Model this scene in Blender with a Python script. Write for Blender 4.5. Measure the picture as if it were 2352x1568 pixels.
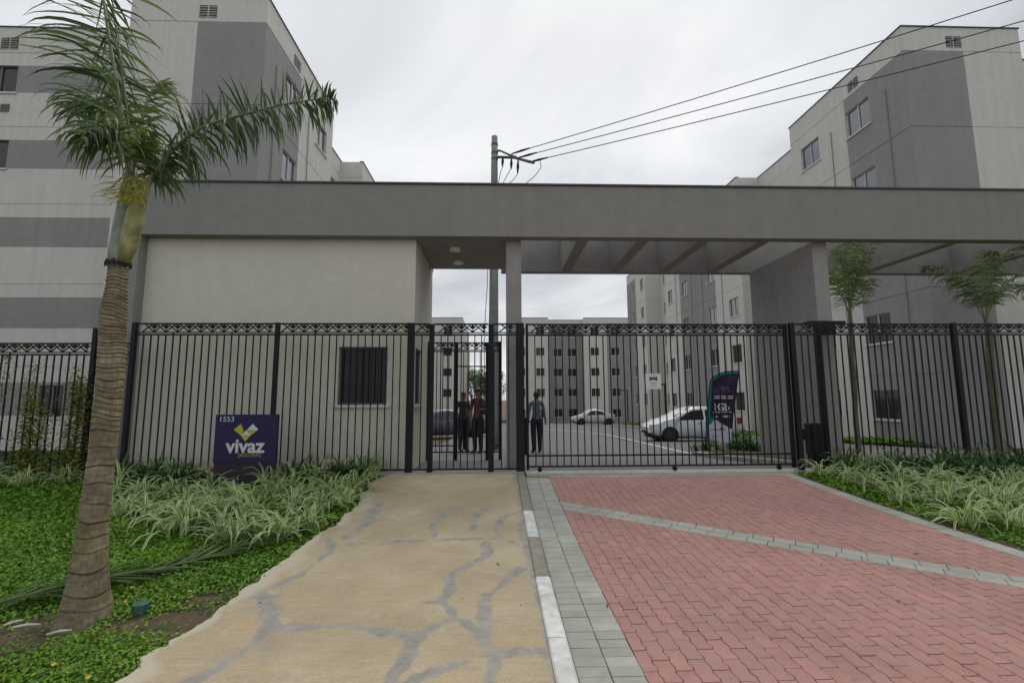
import bpy, bmesh, math, random
import numpy as np
from mathutils import Vector, Matrix
random.seed(7); RNG = np.random.default_rng(7)
S = bpy.context.scene
for o in list(bpy.data.objects): bpy.data.objects.remove(o)
COL = S.collection
R = math.radians

# ------------------------------------------------------------------ camera
FPX, PITCH, YAW, ROLL, CAMH = 1065.0, R(6.7), R(1.85), 0.0042, 1.65      # focal length in pixels of a 2352 px wide frame
_fw = Vector((math.sin(YAW)*math.cos(PITCH), math.cos(YAW)*math.cos(PITCH), math.sin(PITCH)))
_rt = Vector((math.cos(YAW), -math.sin(YAW), 0)); _up = _rt.cross(_fw)
_c, _s = math.cos(ROLL), math.sin(ROLL)
_rt, _up = _c*_rt - _s*_up, _s*_rt + _c*_up
CAMP = Vector((0, 0, CAMH))
cam = bpy.data.cameras.new('camera'); camo = bpy.data.objects.new('camera', cam); COL.objects.link(camo)
cam.sensor_width = 36; cam.lens = FPX*36/2352; cam.clip_start = .05; cam.clip_end = 3000
M = Matrix.Identity(4)
for i in range(3):
    M[i][0] = _rt[i]; M[i][1] = _up[i]; M[i][2] = -_fw[i]; M[i][3] = CAMP[i]
camo.matrix_world = M
S.camera = camo

# ------------------------------------------------------------------ sky, sun, exposure (overcast)
W = bpy.data.worlds.new('World'); S.world = W; W.use_nodes = True
nt = W.node_tree; nt.nodes.clear()
def N(t, **k):
    n = nt.nodes.new(t)
    for a, b in k.items(): setattr(n, a, b)
    return n
out = N('ShaderNodeOutputWorld'); bg = N('ShaderNodeBackground'); bg.inputs[1].default_value = 1.0
sky = N('ShaderNodeTexSky', sky_type='NISHITA'); sky.sun_disc = False
SUN_EL, SUN_AZ = R(58), R(12)
sky.sun_elevation = SUN_EL; sky.sun_rotation = SUN_AZ; sky.dust_density = 4
sm = N('ShaderNodeVectorMath', operation='SCALE'); sm.inputs['Scale'].default_value = 0.08
nt.links.new(sky.outputs[0], sm.inputs[0])
tc = N('ShaderNodeTexCoord'); sep = N('ShaderNodeSeparateXYZ'); nt.links.new(tc.outputs['Generated'], sep.inputs[0])
ab = N('ShaderNodeMath', operation='ABSOLUTE'); nt.links.new(sep.outputs[2], ab.inputs[0])
ad = N('ShaderNodeMath', operation='ADD'); ad.inputs[1].default_value = .22; nt.links.new(ab.outputs[0], ad.inputs[0])
dv = N('ShaderNodeVectorMath', operation='DIVIDE'); nt.links.new(tc.outputs['Generated'], dv.inputs[0])
cb = N('ShaderNodeCombineXYZ')
for i in range(3): nt.links.new(ad.outputs[0], cb.inputs[i])
nt.links.new(cb.outputs[0], dv.inputs[1])
n1 = N('ShaderNodeTexNoise'); n1.inputs['Scale'].default_value = 1.35; n1.inputs['Detail'].default_value = 7; n1.inputs['Roughness'].default_value = .52; n1.inputs['Distortion'].default_value = .4
nt.links.new(dv.outputs[0], n1.inputs['Vector'])
cr = N('ShaderNodeValToRGB'); nt.links.new(n1.outputs[0], cr.inputs[0])
e = cr.color_ramp.elements
e[0].position = .28; e[0].color = (.37, .395, .43, 1); e[1].position = .70; e[1].color = (.73, .74, .75, 1)
m_ = cr.color_ramp.elements.new(.5); m_.color = (.575, .595, .62, 1)
mx = N('ShaderNodeMixRGB'); mx.inputs[0].default_value = .94
nt.links.new(sm.outputs[0], mx.inputs[1]); nt.links.new(cr.outputs[0], mx.inputs[2])
nt.links.new(mx.outputs[0], bg.inputs[0]); nt.links.new(bg.outputs[0], out.inputs[0])
sl = bpy.data.lights.new('sun', 'SUN'); sl.energy = 1.25; sl.angle = R(36); sl.color = (1, .965, .91)
so = bpy.data.objects.new('sun', sl); COL.objects.link(so)
sd = Vector((math.sin(SUN_AZ)*math.cos(SUN_EL), math.cos(SUN_AZ)*math.cos(SUN_EL), math.sin(SUN_EL)))
so.rotation_euler = sd.to_track_quat('Z', 'Y').to_euler(); so.location = (0, 0, 40)
vs = S.view_settings; vs.view_transform = 'Standard'; vs.look = 'None'; vs.exposure = 0.38; vs.gamma = 1; vs.use_curve_mapping = False
S.render.engine = 'CYCLES'
S.render.resolution_x = 1024; S.render.resolution_y = 682

# ------------------------------------------------------------------ placing helpers (the place is surveyed from the photograph)
PYS = [-60, 2.7, 4, 5.4, 6.6, 7.7, 8.3, 10, 13, 21, 44, 62, 130, 600]
PZS = [0, 0, .03, .09, .17, .27, .31, .27, .1, -.33, -1.05, -1.9, -2.6, -4]
def gz(Y): return float(np.interp(Y, PYS, PZS))
def ray(x, y): return _fw*FPX + _rt*(x-1176) - _up*(y-784)
def at(x, y, Y): d = ray(x, y); return CAMP + d*(Y/d.y)
def atX(x, y, X): d = ray(x, y); return CAMP + d*(X/d.x)
def atZ(x, y, Z): d = ray(x, y); return CAMP + d*((Z-CAMH)/d.z)
def ground(x, y):
    d = ray(x, y); Y = 5.
    for i in range(80):
        Yn = (gz(Y)-CAMH)/d.z*d.y; Y += .5*(Yn-Y)
    return CAMP + d*(Y/d.y)

# ------------------------------------------------------------------ materials
MATS = {}
def mat(name, col, rough=.8, var=.06, scale=6, bump=0., bscale=60, metallic=0., spec=.5, streak=0., objvar=0., tone=False, hue=None, dirt=None):
    """plain procedural material: base colour broken up by two noises, optional vertical streaks, fine bump, per-object value shift"""
    if name in MATS: return MATS[name]
    m = bpy.data.materials.new(name); m.use_nodes = True; t = m.node_tree; b = t.nodes['Principled BSDF']
    b.inputs['Roughness'].default_value = rough; b.inputs['Metallic'].default_value = metallic
    b.inputs['Specular IOR Level'].default_value = spec
    L = t.links.new; nn = t.nodes.new
    geo = nn('ShaderNodeNewGeometry')
    no = nn('ShaderNodeTexNoise'); no.inputs['Scale'].default_value = scale; no.inputs['Detail'].default_value = 6; L(geo.outputs['Position'], no.inputs['Vector'])
    mr = nn('ShaderNodeMapRange'); mr.inputs[1].default_value = .25; mr.inputs[2].default_value = .75; mr.inputs[3].default_value = 1-var*2; mr.inputs[4].default_value = 1+var*2
    L(no.outputs[0], mr.inputs[0]); val = mr.outputs[0]
    no2 = nn('ShaderNodeTexNoise'); no2.inputs['Scale'].default_value = scale*.12; no2.inputs['Detail'].default_value = 3; L(geo.outputs['Position'], no2.inputs['Vector'])
    mr2 = nn('ShaderNodeMapRange'); mr2.inputs[1].default_value = .3; mr2.inputs[2].default_value = .7; mr2.inputs[3].default_value = 1-var; mr2.inputs[4].default_value = 1+var
    L(no2.outputs[0], mr2.inputs[0])
    mu = nn('ShaderNodeMath'); mu.operation = 'MULTIPLY'; L(val, mu.inputs[0]); L(mr2.outputs[0], mu.inputs[1]); val = mu.outputs[0]
    if streak:
        mp = nn('ShaderNodeMapping'); mp.inputs['Scale'].default_value = (5, 5, .16); L(geo.outputs['Position'], mp.inputs[0])
        n3 = nn('ShaderNodeTexNoise'); n3.inputs['Scale'].default_value = 1.6; n3.inputs['Detail'].default_value = 5; L(mp.outputs[0], n3.inputs['Vector'])
        m3 = nn('ShaderNodeMapRange'); m3.inputs[1].default_value = .3; m3.inputs[2].default_value = .7; m3.inputs[3].default_value = 1-streak; m3.inputs[4].default_value = 1+streak*.6
        L(n3.outputs[0], m3.inputs[0]); mu = nn('ShaderNodeMath'); mu.operation = 'MULTIPLY'; L(val, mu.inputs[0]); L(m3.outputs[0], mu.inputs[1]); val = mu.outputs[0]
    if objvar:
        oi = nn('ShaderNodeObjectInfo'); m4 = nn('ShaderNodeMapRange'); m4.inputs[3].default_value = 1-objvar; m4.inputs[4].default_value = 1+objvar
        L(oi.outputs['Random'], m4.inputs[0]); mu = nn('ShaderNodeMath'); mu.operation = 'MULTIPLY'; L(val, mu.inputs[0]); L(m4.outputs[0], mu.inputs[1]); val = mu.outputs[0]
    if tone:
        ta = nn('ShaderNodeAttribute'); ta.attribute_name = 'tone'; mu = nn('ShaderNodeMath'); mu.operation = 'MULTIPLY'; L(val, mu.inputs[0]); L(ta.outputs['Fac'], mu.inputs[1]); val = mu.outputs[0]
    sc = nn('ShaderNodeVectorMath'); sc.operation = 'SCALE'; sc.inputs[0].default_value = col[:3]; L(val, sc.inputs['Scale'])
    last = sc.outputs[0]
    if hue:
        mxr = nn('ShaderNodeMixRGB'); mxr.blend_type = 'MIX'; mxr.inputs[2].default_value = (*hue, 1); L(last, mxr.inputs[1])
        n5 = nn('ShaderNodeTexNoise'); n5.inputs['Scale'].default_value = scale*.5; n5.inputs['Detail'].default_value = 7; L(geo.outputs['Position'], n5.inputs['Vector'])
        m5 = nn('ShaderNodeMapRange'); m5.inputs[1].default_value = .48; m5.inputs[2].default_value = .72; L(n5.outputs[0], m5.inputs[0]); L(m5.outputs[0], mxr.inputs[0]); last = mxr.outputs[0]
    if dirt:
        n6 = nn('ShaderNodeTexNoise'); n6.inputs['Scale'].default_value = .9; n6.inputs['Detail'].default_value = 8; n6.inputs['Roughness'].default_value = .65; L(geo.outputs['Position'], n6.inputs['Vector'])
        m6 = nn('ShaderNodeMapRange'); m6.inputs[1].default_value = .46; m6.inputs[2].default_value = .72; m6.inputs[4].default_value = .55; L(n6.outputs[0], m6.inputs[0])
        x6 = nn('ShaderNodeMixRGB'); x6.inputs[2].default_value = (*dirt, 1); L(m6.outputs[0], x6.inputs[0]); L(last, x6.inputs[1]); last = x6.outputs[0]
    L(last, b.inputs['Base Color'])
    if bump:
        bn = nn('ShaderNodeTexNoise'); bn.inputs['Scale'].default_value = bscale; bn.inputs['Detail'].default_value = 5; L(geo.outputs['Position'], bn.inputs['Vector'])
        bu = nn('ShaderNodeBump'); bu.inputs['Strength'].default_value = bump; bu.inputs['Distance'].default_value = .01; L(bn.outputs[0], bu.inputs['Height']); L(bu.outputs[0], b.inputs['Normal'])
    MATS[name] = m; return m

def leafmat(name, ca, cb_, rough=.45, trans=.25, stripe=None, objvar=.12):
    """foliage: colour picked per leaf from the 'leaf' attribute (0..1); optional pale margins across the blade (uv x)"""
    m = bpy.data.materials.new(name); m.use_nodes = True; t = m.node_tree; b = t.nodes['Principled BSDF']; L = t.links.new; nn = t.nodes.new
    b.inputs['Roughness'].default_value = rough; b.inputs['Specular IOR Level'].default_value = .35
    a = nn('ShaderNodeAttribute'); a.attribute_name = 'leaf'
    x = nn('ShaderNodeMixRGB'); x.inputs[1].default_value = (*ca, 1); x.inputs[2].default_value = (*cb_, 1); L(a.outputs['Fac'], x.inputs[0]); last = x.outputs[0]
    if stripe:
        u = nn('ShaderNodeAttribute'); u.attribute_name = 'across'
        mr = nn('ShaderNodeMapRange'); mr.inputs[1].default_value = .34; mr.inputs[2].default_value = .78; L(u.outputs['Fac'], mr.inputs[0])
        x2 = nn('ShaderNodeMixRGB'); x2.inputs[2].default_value = (*stripe, 1); L(last, x2.inputs[1]); L(mr.outputs[0], x2.inputs[0]); last = x2.outputs[0]
    oi = nn('ShaderNodeObjectInfo'); m4 = nn('ShaderNodeMapRange'); m4.inputs[3].default_value = 1-objvar; m4.inputs[4].default_value = 1+objvar; L(oi.outputs['Random'], m4.inputs[0])
    sc = nn('ShaderNodeVectorMath'); sc.operation = 'SCALE'; L(last, sc.inputs[0]); L(m4.outputs[0], sc.inputs['Scale'])
    L(sc.outputs[0], b.inputs['Base Color'])
    if trans:
        tr = nn('ShaderNodeBsdfTranslucent'); L(sc.outputs[0], tr.inputs[0]); ms = nn('ShaderNodeMixShader'); ms.inputs[0].default_value = trans
        L(b.outputs[0], ms.inputs[1]); L(tr.outputs[0], ms.inputs[2]); L(ms.outputs[0], t.nodes['Material Output'].inputs[0])
    MATS[name] = m; return m

def glassmat(name, col, rough=.06, spec=.8, var=.3):
    m = mat(name, col, rough=rough, var=.02, scale=1, spec=spec, objvar=var); return m

PL_LIGHT = mat('plaster_light', (.58, .57, .525), .9, .025, 5, .25, 90, streak=.06)
PL_DARK = mat('plaster_grey', (.27, .268, .26), .9, .035, 5, .25, 90, streak=.05)
PL_BEAM = mat('plaster_portico', (.24, .234, .217), .88, .03, 4, .3, 80, streak=.05)
PL_WALL = mat('plaster_beige', (.575, .555, .48), .9, .025, 5, .25, 90, streak=.03)
PL_FIN = mat('plaster_taupe', (.285, .274, .264), .9, .04, 4, .3, 80, streak=.06)
METAL_BLK = mat('black_paint_metal', (.0085, .0095, .013), .5, .1, 20, spec=.22)
COPING = mat('coping_metal', (.045, .055, .055), .5, .1, 8)
ALU = mat('white_aluminium', (.46, .465, .46), .45, .05, 8)
ALU_DK = mat('grey_aluminium', (.10, .105, .11), .45, .05, 8)
GLASS = glassmat('window_glass', (.05, .062, .078), rough=.04, var=.4)
GLASS.node_tree.nodes['Principled BSDF'].inputs['IOR'].default_value = 1.9
GLASS_SHADED = glassmat('window_glass_shaded', (.018, .021, .025), spec=.4)  # same glazing; shade and weaker sky reflection put into a darker colour
GLASS_BLK = glassmat('dark_glass', (.006, .007, .009), spec=.3, var=.1)
GRANITE = mat('sill_stone', (.62, .62, .60), .6, .06, 30)
CURTAIN = mat('curtain_cloth', (.45, .42, .44), .9, .1, 12)
VOID = mat('dark_void', (.008, .008, .009), .95)
CONC = mat('concrete_grey', (.33, .325, .30), .9, .08, 8, .3, 60)
CONC_POLE = mat('concrete_pole', (.22, .23, .21), .9, .1, 6, .3, 50, streak=.15)
ASPH = mat('asphalt', (.135, .133, .135), .92, .10, 14, .5, 160)
SOIL = mat('soil', (.085, .062, .036), .95, .2, 9, .7, 50, hue=(.14, .075, .045))
LAWNBASE = mat('lawn_base', (.022, .045, .012), .95, .3, 12, .7, 60)
WHITE_LINE = mat('road_paint', (.55, .55, .53), .8, .15, 15)
RUBBER = mat('rubber', (.012, .012, .013), .75, .1, 20)

# ------------------------------------------------------------------ mesh helpers
class MB:
    def __init__(s): s.v = []; s.f = []; s.m = []; s.attr = None
    def quad(s, a, b, c, d, mi=0):
        n = len(s.v); s.v += [tuple(a), tuple(b), tuple(c), tuple(d)]; s.f.append((n, n+1, n+2, n+3)); s.m.append(mi)
    def poly(s, pts, mi=0):
        n = len(s.v); s.v += [tuple(p) for p in pts]; s.f.append(tuple(range(n, n+len(pts)))); s.m.append(mi)
    def box(s, x0, x1, y0, y1, z0, z1, mi=0, bev=0.):
        x0, x1 = sorted((x0, x1)); y0, y1 = sorted((y0, y1)); z0, z1 = sorted((z0, z1)); n = len(s.v)
        s.v += [(x, y, z) for z in (z0, z1) for y in (y0, y1) for x in (x0, x1)]
        for f in ((0, 2, 3, 1), (4, 5, 7, 6), (0, 1, 5, 4), (2, 6, 7, 3), (0, 4, 6, 2), (1, 3, 7, 5)):
            s.f.append(tuple(n+i for i in f)); s.m.append(mi)
        return s
    def prism(s, pts, d, mi=0):
        """pts: planar polygon in 3D, d: extrusion vector"""
        n = len(s.v); k = len(pts); d = Vector(d)
        s.v += [tuple(p) for p in pts] + [tuple(Vector(p)+d) for p in pts]
        s.f.append(tuple(range(n+k-1, n-1, -1))); s.m.append(mi); s.f.append(tuple(range(n+k, n+2*k))); s.m.append(mi)
        for i in range(k):
            j = (i+1) % k; s.f.append((n+i, n+j, n+k+j, n+k+i)); s.m.append(mi)
        return s
    def tube(s, pts, rad, seg=8, mi=0, cap=True):
        pts = [Vector(p) for p in pts]; n = len(s.v); k = len(pts)
        rads = rad if isinstance(rad, (list, tuple)) else [rad]*k
        prev = None
        for i, p in enumerate(pts):
            t = (pts[min(i+1, k-1)]-pts[max(i-1, 0)]).normalized()
            if prev is None:
                a = Vector((0, 0, 1)) if abs(t.z) < .9 else Vector((1, 0, 0)); u = t.cross(a).normalized()
            else: u = (prev - t*prev.dot(t)).normalized()
            prev = u; w = t.cross(u)
            for j in range(seg):
                an = 2*math.pi*j/seg; s.v.append(tuple(p+(u*math.cos(an)+w*math.sin(an))*rads[i]))
        for i in range(k-1):
            for j in range(seg):
                a = n+i*seg+j; b = n+i*seg+(j+1) % seg; s.f.append((a, b, b+seg, a+seg)); s.m.append(mi)
        if cap:
            s.f.append(tuple(n+j for j in range(seg-1, -1, -1))); s.m.append(mi); s.f.append(tuple(n+(k-1)*seg+j for j in range(seg))); s.m.append(mi)
        return s
    def mesh(s, name, mats, smooth=False):
        me = bpy.data.meshes.new(name); me.from_pydata(s.v, [], s.f)
        for m in (mats if isinstance(mats, (list, tuple)) else [mats]): me.materials.append(m)
        if any(s.m): me.polygons.foreach_set('material_index', s.m)
        if smooth: me.polygons.foreach_set('use_smooth', [True]*len(me.polygons))
        if s.attr:
            for an, vals in s.attr.items():
                a = me.attributes.new(an, 'FLOAT', 'POINT'); a.data.foreach_set('value', np.array(vals, dtype=np.float32))
        me.update(); return me
    def build(s, name, mats, parent=None, smooth=False, bevel=0.):
        o = link(name, s.mesh(name, mats, smooth), parent)
        if bevel:
            b = o.modifiers.new('bevel', 'BEVEL'); b.width = bevel; b.segments = 2; b.limit_method = 'ANGLE'
        return o
def link(name, me, parent=None, loc=None):
    o = bpy.data.objects.new(name, me); COL.objects.link(o)
    if parent is not None:
        o.parent = parent
        o.matrix_parent_inverse = Matrix.Translation(-parent_loc(parent)) if parent_loc(parent).length else Matrix.Identity(4)
    if loc is not None: o.location = loc
    return o
def parent_loc(p):
    # every root is only translated, parts are modelled in world space unless said otherwise
    l = Vector(p.get('_wl', (0, 0, 0))) if '_wl' in p else Vector((0, 0, 0)); return l
def thing(name, label, cat, loc=(0, 0, 0), group=None):
    o = bpy.data.objects.new(name, None); COL.objects.link(o); o.empty_display_size = .2
    o.location = loc; o['_wl'] = [float(c) for c in loc]
    return tag(o, label, cat, group)
def tag(o, label=None, cat=None, group=None, kind=None):
    if label: o['label'] = label
    if cat: o['category'] = cat
    if group: o['group'] = group
    if kind: o['kind'] = kind
    return o
def V(*a): return Vector(a)
def clone(o, loc, rotz=0., scale=1., label=None):
    c = o.copy(); COL.objects.link(c); c.location = loc; c.rotation_euler = (0, 0, rotz)
    c.scale = (scale,)*3 if not isinstance(scale, tuple) else scale
    if label: c['label'] = label
    return c

# ================================================================== GROUND, ROADS, PATHS
PATH_R = .33            # path's right edge, kerb .33-.47
KERB_R = .47
def strip(name, x0, x1, ys, mats, dz=0., kind='structure', parent=None):
    b = MB()
    fx0 = x0 if callable(x0) else (lambda y: x0); fx1 = x1 if callable(x1) else (lambda y: x1)
    for a, c in zip(ys[:-1], ys[1:]):
        b.quad((fx0(a), a, gz(a)+dz), (fx1(a), a, gz(a)+dz), (fx1(c), c, gz(c)+dz), (fx0(c), c, gz(c)+dz))
    o = b.build(name, mats, parent)
    if kind: o['kind'] = kind
    return o
YS = [-60, -20, -5, 0, 2, 2.7, 3.4, 4, 4.7, 5.4, 6, 6.6, 7.2, 7.7, 8.3, 9, 10, 11.5, 13, 15, 18, 21, 26, 32, 38, 44, 50, 56, 62, 80, 100, 130, 300, 600]
strip('ground', -600, 600, YS, SOIL, -.06)
strip('lawn', -60, -2.05, [y for y in YS if -5 <= y <= 13], SOIL, -.012)
strip('lawn', 5.5, 60, [y for y in YS if -5 <= y <= 13], SOIL, -.012)
strip('street', -60, 60, [-20, -8, -5, -2.5], ASPH, .004)
strip('internal_road', -2.2, 12.6, [8.42, 9, 10, 11.5, 13, 15, 18, 21, 26, 32, 38, 44, 50, 58], ASPH, .004)

# --- the concrete path, with grey mortar repairs along old cracks
def zp(x, y): return ((1300+x*.5484)/1.6327, (1700+y*.5484)/1.6327)
def zq(x, y): return (x*.5952/1.6327, (1700+y*.5952)/1.6327)
CR = [
 (zp, 45, [(0,590),(60,560),(120,510),(170,440),(200,370),(230,350)]),
 (zp, 24, [(0,640),(250,625),(600,610),(900,600),(1080,600)]),
 (zp, 34, [(600,590),(585,520),(600,480),(650,440),(720,405),(800,390)]),
 (zp, 32, [(870,540),(870,470),(890,420),(950,395)]),
 (zp, 28, [(1190,410),(1100,440),(1040,480),(1020,540),(1040,590),(1110,620),(1190,660)]),
 (zp, 42, [(960,630),(970,680),(930,730),(820,790),(740,840),(700,880),(700,950),(670,1020),(690,1090),(720,1130),(740,1170)]),
 (zp, 48, [(1200,810),(1140,840),(1090,900),(1040,950),(970,1000),(940,1050),(935,1120),(940,1180),(930,1260),(930,1310)]),
 (zp, 38, [(540,1040),(660,1050),(700,1080)]),
 (zp, 60, [(740,1170),(640,1200),(560,1240),(490,1300),(430,1360),(390,1430),(350,1500),(310,1568),(270,1640)]),
 (zp, 55, [(740,1170),(800,1180),(860,1230),(920,1300),(960,1360),(1000,1400)]),
 (zp, 45, [(0,1200),(100,1220),(200,1245),(330,1255),(420,1270),(480,1280)]),
 (zp, 45, [(1420,1375),(1250,1385),(1100,1400),(960,1410),(800,1470),(640,1510),(480,1560),(380,1610)]),
 (zp, 70, [(1000,1400),(1010,1480),(1000,1568),(990,1640)]),
 (zp, 52, [(1180,180),(1205,280),(1222,400),(1215,560),(1250,700),(1290,820),(1320,950),(1350,1100),(1380,1300),(1440,1500),(1480,1640)]),
 (zq, 75, [(1600,900),(1670,940),(1690,1050),(1690,1130)]),
 (zq, 60, [(1690,1130),(1600,1230),(1450,1320),(1330,1400),(1250,1445),(1150,1500)]),
 (zq, 42, [(1690,1130),(1850,1120),(2050,1110),(2250,1110),(2352,1150),(2420,1165)]),
 (zq, 30, [(2070,560),(2090,620),(2000,700),(1880,790),(1740,850)]),
]
nx, y_lo, y_hi, st = 112, -2.4, 8.16, .024
ny = int((y_hi-y_lo)/st)
yy = np.linspace(y_lo, y_hi, ny)
left_px = [(150,1640),(275,1567),(330,1520),(420,1468),(545,1368),(600,1335),(690,1262),(750,1222),(785,1195),(800,1178),(835,1140),(850,1112),(885,1094)]
lp = [ground(*p) for p in left_px]
lY = np.array([p.y for p in lp]); lX = np.array([p.x for p in lp])
_er = np.random.default_rng(5); _k1 = np.arange(-6, 10, .31); _v1 = _er.normal(0, .035, _k1.size); _k2 = np.arange(-6, 10, .07); _v2 = _er.normal(0, .014, _k2.size); _k3 = np.arange(-6, 10, .026); _v3 = _er.normal(0, .006, _k3.size)
def edge_noise(y): return np.interp(y, _k1, _v1)+np.interp(y, _k2, _v2)+np.interp(y, _k3, _v3)
xl = np.interp(yy, lY, lX) + edge_noise(yy)
def path_left(y): return float(np.interp(y, lY, lX) + edge_noise(np.array(y)))
uu = np.linspace(0, 1, nx)
GX = xl[:, None]*(1-uu)[None, :] + PATH_R*uu[None, :]; GY = np.repeat(yy[:, None], nx, 1)
GZ = np.interp(GY, PYS, PZS) + .03
# rough broken left rim drops to the soil
GZ[:, 0] -= .05
wob = .02*np.sin(GX*9+GY*5)+.016*np.sin(GX*23-GY*17)+.012*np.sin(GX*47+GY*31)
val = np.zeros_like(GX)
for fn, wpx, pts in CR:
    g = [ground(*fn(*p)) for p in pts]
    k = .5484/1.6327 if fn is zp else .5952/1.6327
    for a, b in zip(g[:-1], g[1:]):
        w = wpx*k/FPX*((a.y+b.y)/2)*.75
        dx, dy = b.x-a.x, b.y-a.y; L2 = dx*dx+dy*dy+1e-9
        t = np.clip(((GX-a.x)*dx+(GY-a.y)*dy)/L2, 0, 1)
        d = np.hypot(GX-a.x-t*dx, GY-a.y-t*dy) + wob*.8
        val = np.maximum(val, np.clip(1.25-d/w*.85, 0, 1))
# pale mortar along the left rim
rim = np.clip(1-(GX-xl[:, None])/(.10+.09*(1+np.sin(GY*3.1))+.05*np.sin(GY*11)), 0, 1)
rim = np.where(GY > 7.3, rim*.2, rim)
me = bpy.data.meshes.new('footpath')
idx = np.arange(ny*nx).reshape(ny, nx)
fc = np.stack([idx[:-1, :-1], idx[:-1, 1:], idx[1:, 1:], idx[1:, :-1]], -1).reshape(-1, 4)
me.from_pydata(np.stack([GX, GY, GZ], -1).reshape(-1, 3).tolist(), [], fc.tolist())
for nme, arr in (('mend', val), ('rim', rim)):
    a = me.attributes.new(nme, 'FLOAT', 'POINT'); a.data.foreach_set('value', arr.astype(np.float32).ravel())
pm = bpy.data.materials.new('path_concrete'); pm.use_nodes = True; t = pm.node_tree; b = t.nodes['Principled BSDF']; L = t.links.new; nn = t.nodes.new
b.inputs['Roughness'].default_value = .88
geo = nn('ShaderNodeNewGeometry')
def noise(scale, det=6, mp=None, rough=.55):
    n = nn('ShaderNodeTexNoise'); n.inputs['Scale'].default_value = scale; n.inputs['Detail'].default_value = det; n.inputs['Roughness'].default_value = rough
    if mp:
        q = nn('ShaderNodeMapping'); q.inputs['Scale'].default_value = mp; L(geo.outputs['Position'], q.inputs[0]); L(q.outputs[0], n.inputs['Vector'])
    else: L(geo.outputs['Position'], n.inputs['Vector'])
    return n.outputs[0]
def ramp(fac, *stops):
    r = nn('ShaderNodeValToRGB'); L(fac, r.inputs[0]); el = r.color_ramp.elements
    while len(el) > 2: el.remove(el[-1])
    for i, (p, c) in enumerate(stops):
        ee = el[i] if i < 2 else el.new(p)
        ee.position = p; ee.color = (*c, 1)
    return r.outputs[0]
def mixc(f, a, bb, mode='MIX'):
    x = nn('ShaderNodeMixRGB'); x.blend_type = mode
    for i, q in enumerate((f, a, bb)):
        if hasattr(q, 'links'): L(q, x.inputs[i])
        else: x.inputs[i].default_value = q if i == 0 else (*q, 1)
    return x.outputs[0]
base = ramp(noise(1.3, 5), (.3, (.385, .312, .205)), (.7, (.51, .435, .315)), (.55, (.45, .368, .245)))
base = mixc(ramp(noise(2.4, 4), (.56, (0, 0, 0)), (.76, (.6, .6, .6))), base, (.50, .345, .17))
base = mixc(ramp(noise(3.6, 7), (.60, (0, 0, 0)), (.78, (.6, .6, .6))), base, (.56, .50, .40))
brush = ramp(noise(6, 6, (.8, 7, 7)), (.3, (.90, .90, .90)), (.72, (1.06, 1.06, 1.06)))
base = mixc(1.0, base, brush, 'MULTIPLY')
base = mixc(ramp(noise(1.1, 8, None, .7), (.52, (0, 0, 0)), (.70, (.55, .55, .55))), base, (.27, .235, .18))
base = mixc(1.0, base, ramp(noise(70, 4), (.3, (.86, .86, .86)), (.7, (1.1, 1.1, 1.1))), 'MULTIPLY')
am = nn('ShaderNodeAttribute'); am.attribute_name = 'mend'
an_ = nn('ShaderNodeMath'); an_.operation = 'MULTIPLY_ADD'; L(noise(22, 6), an_.inputs[0]); an_.inputs[1].default_value = .8; an_.inputs[2].default_value = -.38
ap = nn('ShaderNodeMath'); ap.operation = 'ADD'; L(am.outputs['Fac'], ap.inputs[0]); L(an_.outputs[0], ap.inputs[1])
gm = nn('ShaderNodeMapRange'); gm.inputs[1].default_value = .2; gm.inputs[2].default_value = .72; gm.inputs[4].default_value = .92; L(ap.outputs[0], gm.inputs[0])
grey = ramp(noise(9, 6), (.3, (.225, .215, .195)), (.75, (.375, .36, .325)))
base = mixc(gm.outputs[0], base, grey)
ar = nn('ShaderNodeAttribute'); ar.attribute_name = 'rim'
rm = nn('ShaderNodeMapRange'); rm.inputs[1].default_value = .12; rm.inputs[2].default_value = .5; rm.inputs[4].default_value = .85; L(ar.outputs['Fac'], rm.inputs[0])
base = mixc(rm.outputs[0], base, (.50, .45, .35))
L(base, b.inputs['Base Color'])
bu = nn('ShaderNodeBump'); bu.inputs['Strength'].default_value = .5; bu.inputs['Distance'].default_value = .012
bm_ = nn('ShaderNodeMath'); bm_.operation = 'ADD'; L(noise(40, 6, (.5, 4, 4)), bm_.inputs[0]); L(noise(130, 3), bm_.inputs[1]); L(bm_.outputs[0], bu.inputs['Height']); L(bu.outputs[0], b.inputs['Normal'])
me.materials.append(pm); fp = link('footpath', me); fp['kind'] = 'structure'

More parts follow.
